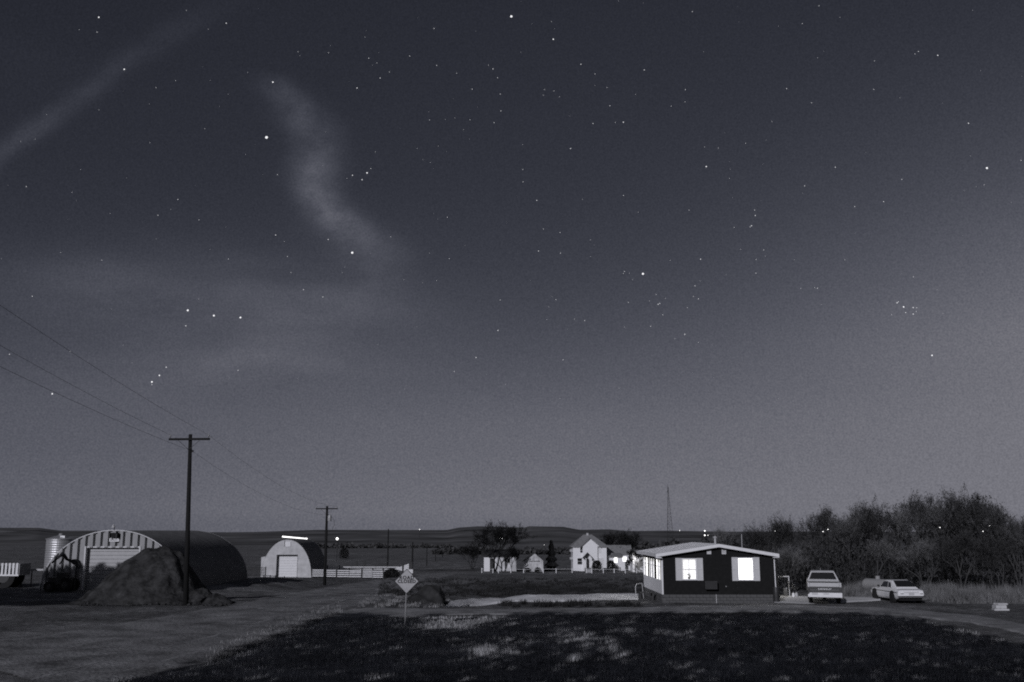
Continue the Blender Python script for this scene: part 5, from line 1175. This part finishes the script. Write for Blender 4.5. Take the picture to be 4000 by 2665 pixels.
def shed_flat():
    Y = 211.0; u = mpx(Y); X = lambda p: (p - 1950) * u; x = (1950 - 2000) * u; z = h(x, Y); Z = lambda py: at(1950, py, Y)[2] - z
    t = thing('shed', (x, Y, z), 0, 'long white shed with a dark roof behind the large bare tree', 'shed')
    MB().box(X(1891), X(1914), 0, 4, -.5, Z(2177)).box(X(1914) + .002, X(1938), .3, 4, -.5, Z(2177)).build('left_wall', 'white_paint', t); MB().box(X(1916), X(1934), .24, .29, -.4, Z(2182)).build('door', 'wood_dark', t)
    MB().box(X(1938) + .002, X(2016), 0, 4, -.5, Z(2176)).build('right_wall', 'peeling', t)
    MB().add([(X(1880), -.3, Z(2176)), (X(2020), -.3, Z(2176)), (X(2020), 4.4, Z(2150)), (X(1880), 4.4, Z(2150)), (X(1880), -.3, Z(2174)), (X(2020), -.3, Z(2174)), (X(2020), 4.4, Z(2148)), (X(1880), 4.4, Z(2148))], [(3, 2, 1, 0), (4, 5, 6, 7), (0, 1, 5, 4), (1, 2, 6, 5), (2, 3, 7, 6), (3, 0, 4, 7)]).build('roof', 'shingle_dark', t)
    w = link('window', None, t); MB().box(X(1983), X(1993), -.03, -.003, Z(2197), Z(2182)).build('pane', 'glass_dark', w); MB().box(X(1982), X(1994), -.05, -.003, Z(2198.4), Z(2197.2)).build('sill', 'wood_dark', w)
shed_flat()
def shed_gable():
    Y = 208.0; u = mpx(Y); X = lambda p: (p - 2085) * u; x = (2085 - 2000) * u; z = h(x, Y); Z = lambda py: at(2085, py, Y)[2] - z
    t = thing('shed', (x, Y, z), 0, 'weathered white gabled shed with peeling boards left of the conifer', 'shed')
    x0, x1, e, a = X(2048), X(2121), Z(2189), Z(2158)
    n = 12
    for i in range(n):
        xa, xb = x0 + (x1 - x0) * i / n + .006, x0 + (x1 - x0) * (i + 1) / n - .006
        top = lambda xx: e + (a - e) * (1 - abs(xx) / ((x1 - x0) / 2 + .01)) - .05
        q = [(xa, -.4), (xb, -.4), (xb, top(xb))] + ([(0, top(0))] if xa < 0 < xb else []) + [(xa, top(xa))]
        MB().prism(q, 0 - (i % 3) * .006, .08).build('board', 'peeling', t)
    MB().box(x0, x1, .1, 3.6, -.4, e - .03).build('body', 'old_white', t)
    for s in (-1, 1): xe = s * ((x1 - x0) / 2 + .35); MB().prism([(0, a + .06), (xe, e - .2), (xe, e - .34), (0, a - .09)], -.45, 3.9).build('roof_slope', 'shingle_dark', t)
    MB().box(X(2067), X(2109), -.05, -.015, Z(2194), Z(2191.5)).build('lintel', 'wood_dark', t)
    for i in range(6): xa = X(2069) + (X(2107) - X(2069)) * i / 6; MB().box(xa + .01, xa + (X(2107) - X(2069)) / 6 - .01, -.03 - (i % 2) * .008, -.016, -.2, Z(2194.4)).build('door_board', 'peeling', t)
shed_gable()
def shed_bright():
    Y = 206.0; u = mpx(Y); X = lambda p: (p - 2485) * u; x = (2485 - 2000) * u; z = h(x, Y); Z = lambda py: at(2485, py, Y)[2] - z
    t = thing('shed', (x, Y, z), 0, 'bright white shed just left of the dark house', 'shed')
    MB().box(X(2468), X(2530), 0, 4, -.5, Z(2160)).build('wall', 'white_paint', t); MB().prism([(X(2464), Z(2160) + .002), (X(2534), Z(2160) + .002), (X(2534), Z(2157)), (X(2500), Z(2148)), (X(2464), Z(2157))], -.3, 4.3).build('roof', 'shingle', t)
    MB().box(X(2476), X(2484), -.05, -.003, -.3, Z(2190)).build('door', 'old_white', t)
    lm = thing('shed_lamp', (x + X(2470), Y - .05, z + Z(2182)), 0, 'small glowing lamp at the corner of the bright white shed', 'lamp'); MB().box(-.04, .04, 0, .05, -.1, .1).build('bracket', 'metal_dark', lm); MB().lathe([(.02, -.06), (.055, 0), (.02, .06)], (0, -.42, 0), 8).build('globe', 'lamp_hot', lm); MB().cyl((0, 0, .05), (0, -.42, .07), .012, n=5).build('arm', 'metal_dark', lm); lamp_light(lm, (0, -.9, -.1), 45)
shed_bright()
def yard_fence():
    pts = [1883, 1926, 1947, 1995, 2045, 2121, 2171, 2233, 2288, 2309, 2354, 2396, 2439, 2483]
    Y = 199.0; u = mpx(Y); X = lambda p: (p - 1883) * u; x0 = (1883 - 2000) * u; z0 = h(x0, Y)
    t = thing('yard_fence', (x0, Y, z0), 0, 'low white post and rail fence along the front of the farmyard', 'fence')
    zs = [h(x0 + X(p), Y) - z0 for p in pts]
    for p, zz in zip(pts, zs): MB().box(X(p) - .075, X(p) + .075, -.07, .07, zz - .3, zz + .86).build('post', 'fence_white', t)
    for i, (a, b) in enumerate(zip(pts, pts[1:])):
        if i == 1: continue
        MB().cyl((X(a) + .08, 0, zs[i] + .72), (X(b) - .08, 0, zs[i + 1] + .72), .028, n=5).build('rail', 'fence_white', t)
    g = thing('picket_gate', (x0 + X(2298.5), Y - .1, z0 + zs[8]), 0, 'small pale gate in the yard fence before the farmhouse porch', 'gate'); w = (2309 - 2288) * u - .2
    for i in range(6): MB().box(-w / 2 + w * i / 6 + .02, -w / 2 + w * (i + 1) / 6 - .02, -.02, .02, .05, .62).build('picket', 'tank_white', g)
    MB().box(-w / 2, w / 2, .025, .06, .18, .25).box(-w / 2, w / 2, .025, .06, .48, .55).build('brace', 'tank_white', g)
yard_fence()

# ------------------------------------------------------------------ radio mast
def mast():
    Y = 480.0; u = mpx(Y); x = (2614 - 2000) * u; z = h(x, Y); H_ = at(2612, 1893, Y)[2] - z; w = 36 * u
    t = thing('lattice_tower', (x, Y, z), R(20), 'tall thin lattice radio tower on the skyline behind the dark house', 'tower')
    C = [(-.5, -.29), (.5, -.29), (0, .58)]; tw = .06
    P_ = lambda k, f: (C[k][0] * w * (tw + (1 - tw) * (1 - f) ** 1.25), C[k][1] * w * (tw + (1 - tw) * (1 - f) ** 1.25), H_ * .96 * f)
    for k in range(3):
        mb = MB(); mb.path([P_(k, i / 14) for i in range(15)], .085, 5); mb.build('leg', 'metal_dark', t)
    N = 17
    for i in range(N):
        f0, f1 = i / N, (i + 1) / N; mb = MB()
        for k in range(3):
            a, b = k, (k + 1) % 3; mb.cyl(P_(a, f1), P_(b, f1), .045, n=4); mb.cyl(P_(a, f0), P_(b, f1), .035, n=4); mb.cyl(P_(b, f0), P_(a, f1), .035, n=4)
        mb.build('brace_bay', 'metal_dark', t)
    MB().cyl((0, 0, H_ * .94), (0, 0, H_), .16, .05, 6).build('aerial', 'metal_dark', t); MB().cyl((-.3, 0, H_ * .90), (.0, 0, H_ * .90), .3, n=8).build('drum', 'metal_dark', t)
mast()

# ------------------------------------------------------------------ yard lights far and near
LIGHTS = [(1317, 2105, 9.0, 300, 'large bright yard light right of the transformer pole'), (1639, 2068.5, 2.4, 900, 'tiny light on the skyline above the road sign'), (1963, 2103.5, 3.6, 500, 'bright light seen through the big bare tree'),
          (1954, 2104, 1.8, 505, 'fainter light touching the one in the big bare tree'), (2126, 2129, 1.5, 420, 'faint light left of the conifer top'), (2655, 2072.5, 2.0, 900, 'tiny light on the skyline right of the radio tower'),
          (2753, 2074, 4.4, 600, 'upper of the two bright lights above the house ridge'), (2753, 2091.5, 4.6, 520, 'lower of the two bright lights above the house ridge'), (2765.5, 2091.5, 2.2, 525, 'small light touching the lower pair light above the house ridge'),
          (3028, 2075, 2.4, 72.5, 'small light in the trees right of the house roof'), (3215, 2077, 4.0, 72.0, 'lower left light glowing in the trees above the pickup'), (3234, 2068, 4.0, 72.2, 'upper right light glowing in the trees above the pickup'),
          (3672, 2061, 3.6, 71, 'light in the trees right of the white car'), (3840, 2076, 3.6, 70, 'lower light in the trees near the right edge'), (3866, 2054, 2.2, 70.5, 'upper faint light in the trees near the right edge')]
for px, py, r, Y, lab in LIGHTS:
    c = at(px, py, Y); g = h(c[0], Y); t = thing('yard_light', (c[0], Y, g), 0, lab, 'light', 'yard lights in the distance'); rr = r * mpx(Y) * (.52 if Y > 100 else .36); H_ = c[2] - g
    if Y > 600: H_ = c[2] - g
    MB().cyl((0, rr * 1.2 + .05, -.5), (0, rr * 1.2 + .05, max(H_, .5) + rr * .5), .018 if Y < 100 else .07, n=5).build('lamp_pole', 'dark_siding', t)
    MB().lathe([(rr * sin(a), -rr * cos(a)) for a in [pi * k / 8 for k in range(1, 8)]], (0, 0, H_), 12).build('lamp_globe', 'far_glow', t, smooth=True)

# ------------------------------------------------------------------ stars
S1 = [(454,80,2),(1040,107,1.5),(571,319,2),(1254,378,2),(1225,632,4),(1641,405,1.5),(1695,268,1),(1747,359,1.2),(1790,331,.8),(1883,258,1),(2007,301,1),(1995,131,1),(2266,317,1.2),(2287,358,1),(2170,410,1),(2299,433,1),(2302,510,1),(2271,564,1),(2245,300,.8),(2350,76,3.4),(2099,337,.8),(1732,290,.8),(1711,300,.5),(1510,243,.8),(1370,238,.8),(958,135,.6),(857,48,.7),(807,371,.7),(717,403,.8),(687,479,.5),(1975,552,.8),(2090,542,.6),(2160,551,.8),(2130,597,.6),(2046,549,.5),(1620,806,1.5),(1687,795,2),(1704,775,1),(1664,826,1.6),(1594,820,.6),(1275,803,.9),(1725,698,.6),(941,592,.7),(689,656,.6),(121,858,1),(331,884,.6),(370,779,.6),(817,917,1),(785,963,.5),(726,990,1),(914,1011,.9),(1267,1081,1.3),(1508,1101,1.3),(1619,1162,3.3),(468,1196,.9),(279,1161,.6),(1050,1191,.9),(966,1146,.5),(1321,1179,.8),(1338,1253,.8),(1395,1332,1),(1483,1365,.7),(913,1375,.6),(863,1427,2.8),(983,1451,2.6),(1105,1460,2.6),(854,1498,1.5),(2056,999,.9),(1796,1089,.8),(1974,1164,.5),(2065,1189,.8),(2007,1290,.7),(1942,1300,.4),(2299,1379,.9),(2290,1517,.9),(2137,1129,.5),(214,527,.6),(161,640,.6),(95,651,.6),(455,505,.6),(2014,671,.5),(1944,734,.4),(148,1361,.6),(364,137,.6),(446,148,1)]
S2 = [(190,181,1.8),(317,296,1.3),(608,322,1.3),(829,54,1),(1411,27,.9),(1334,109,.9),(1507,80,.6),(181,100,.7),(382,340,.9),(797,412,1),(795,468,.8),(1262,408,1.1),(1377,473,.9),(1663,411,.9),(1666,281,.8),(1868,237,1),(1852,248,.8),(1957,255,1.6),(1783,450,.6),(2098,567,1.5),(2183,773,2.8),(2340,737,1),(372,568,1.1),(512,562,1.6),(475,563,.7),(450,486,1),(437,402,.8),(150,412,.8),(193,418,.8),(144,437,.7),(218,445,.7),(732,488,.8),(568,434,.6),(269,683,1.3),(893,766,1.8),(1486,769,1.2),(1345,855,1.1),(1792,825,1),(1708,927,1.2),(1575,950,1),(50,779,.9),(51,836,1),(114,921,1.2),(512,899,1),(324,916,.6),(885,676,.7),(948,681,.6),(1074,659,.8),(1194,559,.7),(999,820,.7),(1115,966,1),(1118,991,1.3),(1101,1038,1.5),(1095,1043,1),(1021,1046,.8),(814,966,.8),(580,976,.6),(145,1053,.9),(221,1069,.9),(122,1154,1.2),(223,1164,1),(361,1103,.7),(1157,1149,.9),(1164,1178,.6),(1122,1193,.9),(1121,1256,1),(1051,1146,.7),(867,1192,1.4),(727,1197,.7),(602,1259,3.2),(517,1248,1),(512,1257,.8),(540,1256,.6),(554,1285,.5),(841,1314,1.1),(834,1363,.9),(857,1374,1.1),(662,1354,.9),(632,1383,.7),(672,1399,1.4),(680,1395,1.2),(705,1372,.7),(693,1447,1),(806,1414,.7),(535,1390,.9),(202,1378,.9),(169,1411,.6),(334,1474,1),(287,1467,.7),(160,1469,.6),(637,1500,1),(517,1504,.6),(794,1536,1.1),(749,1557,.6),(1404,1325,1.1),(1391,1322,.7),(1327,1326,.7),(1530,1195,.8),(1298,1194,.5),(1845,1273,.9),(1770,1392,1.6),(1776,1387,1),(1800,1411,2),(1844,1414,1.5),(1860,1415,1),(1844,1444,1.5),(1809,1437,1.2),(1745,1447,.8),(1858,1432,.8),(2170,850,.8)]
S3 = [(930,615,2.4),(930,632,1),(976,575,2),(1018,525,1.5),(1458,544,1.2),(320,688,2),(430,428,1),(58,446,1.2),(198,91,1),(1858,50,1.1),(1978,95,1)]
S4 = [(1094,822,1.4),(1144,760,1.1),(1044,854,1),(1294,827,1),(2142,817,2),(1574,769,1),(1605,787,.7)]
STARS = [(x / 1.1765, y / 1.1765, m) for x, y, m in S1] + [(2000 + x / 1.1765, y / 1.1765, m) for x, y, m in S2] + [(x / 1.5677, 1100 + y / 1.5677, m) for x, y, m in S3] + [(x / .5883, y / .5883, m) for x, y, m in S4]
NAMED = {(386, 68): 'bright star high near the upper left corner', (485, 271): 'star on the upper edge of the faint left streak of cloud', (1066, 321): 'star at the upper end of the curved wisp of cloud', (1041, 537): 'brightest point in the sky, left of the curved wisp',
         (1997, 65): 'bright star near the middle of the top edge', (1434, 676): 'brightest star of the small cluster right of the curved wisp', (1376, 988): 'bright star below the lower bend of the curved wisp', (734, 1213): 'first star of the row of three, the leftmost',
         (836, 1233): 'middle star of the row of three', (939, 1241): 'last star of the row of three, the rightmost', (2162, 154): 'star just right of the bright one at the top middle', (3856, 657): 'bright star near the right edge of the sky', (2759, 651): 'lone star in the upper right middle of the sky',
         (2512, 1070): 'bright star above the middle of the picture, left of the small cluster', (3530, 1199): 'brightest star of the tight cluster on the right', (593, 1492): 'lowest star of the slanting group above the near pole', (623, 1467): 'middle star of the slanting group above the near pole',
         (204, 1539): 'star just below the lowest wire at the left', (3641, 1389): 'star above the grove below the tight cluster'}
def octa(mb, c, r):
    mb.add([(c[0] + r * a, c[1] + r * b, c[2] + r * d) for a, b, d in ((1, 0, 0), (-1, 0, 0), (0, 1, 0), (0, -1, 0), (0, 0, 1), (0, 0, -1), (.71, 0, .71), (-.71, 0, .71), (.71, 0, -.71), (-.71, 0, -.71))],
           [(0, 6, 2), (6, 4, 2), (4, 7, 2), (7, 1, 2), (1, 9, 2), (9, 5, 2), (5, 8, 2), (8, 0, 2), (6, 0, 3), (4, 6, 3), (7, 4, 3), (1, 7, 3), (9, 1, 3), (5, 9, 3), (8, 5, 3), (0, 8, 3)])
SD = 8000.0; ball = MB(); octa(ball, (0, 0, 0), 1.0); star_mesh = ball.mesh('star', 'star_glow'); faint = MB()
def star_pos(px, py):
    a, b, c = ray(px, py); k = SD / sqrt(a * a + b * b + c * c); return (a * k, b * k, CZ + c * k)
for px, py, m in STARS:
    p = star_pos(px, py); r = (1.28 * m + .12) * SD / F
    lab = next((l for (a, b), l in NAMED.items() if abs(a - px) < 6 and abs(b - py) < 6), None)
    if lab:
        s = link('star', star_mesh, None, p); s.scale = (r, r, r); tag(s, lab, 'star', 'bright stars')
    else: octa(faint, p, r)
tag(faint.build('small_stars', 'star_small', recalc=False), 'many small white stars scattered over the night sky', 'stars', kind='stuff')
dust = MB(); sq = random.Random(77)
for _ in range(1900):                                           # the faint stars go on all round the upper sky
    a_, e_ = sq.uniform(-pi, pi), math.asin(sq.uniform(.12, 1)); octa(dust, (SD * cos(e_) * sin(a_), SD * cos(e_) * cos(a_), CZ + SD * sin(e_)), sq.uniform(.35, .95) * SD / F)
tag(dust.build('faint_stars', 'star_faint', recalc=False), 'dust of very faint stars all over the sky', 'stars', kind='stuff')
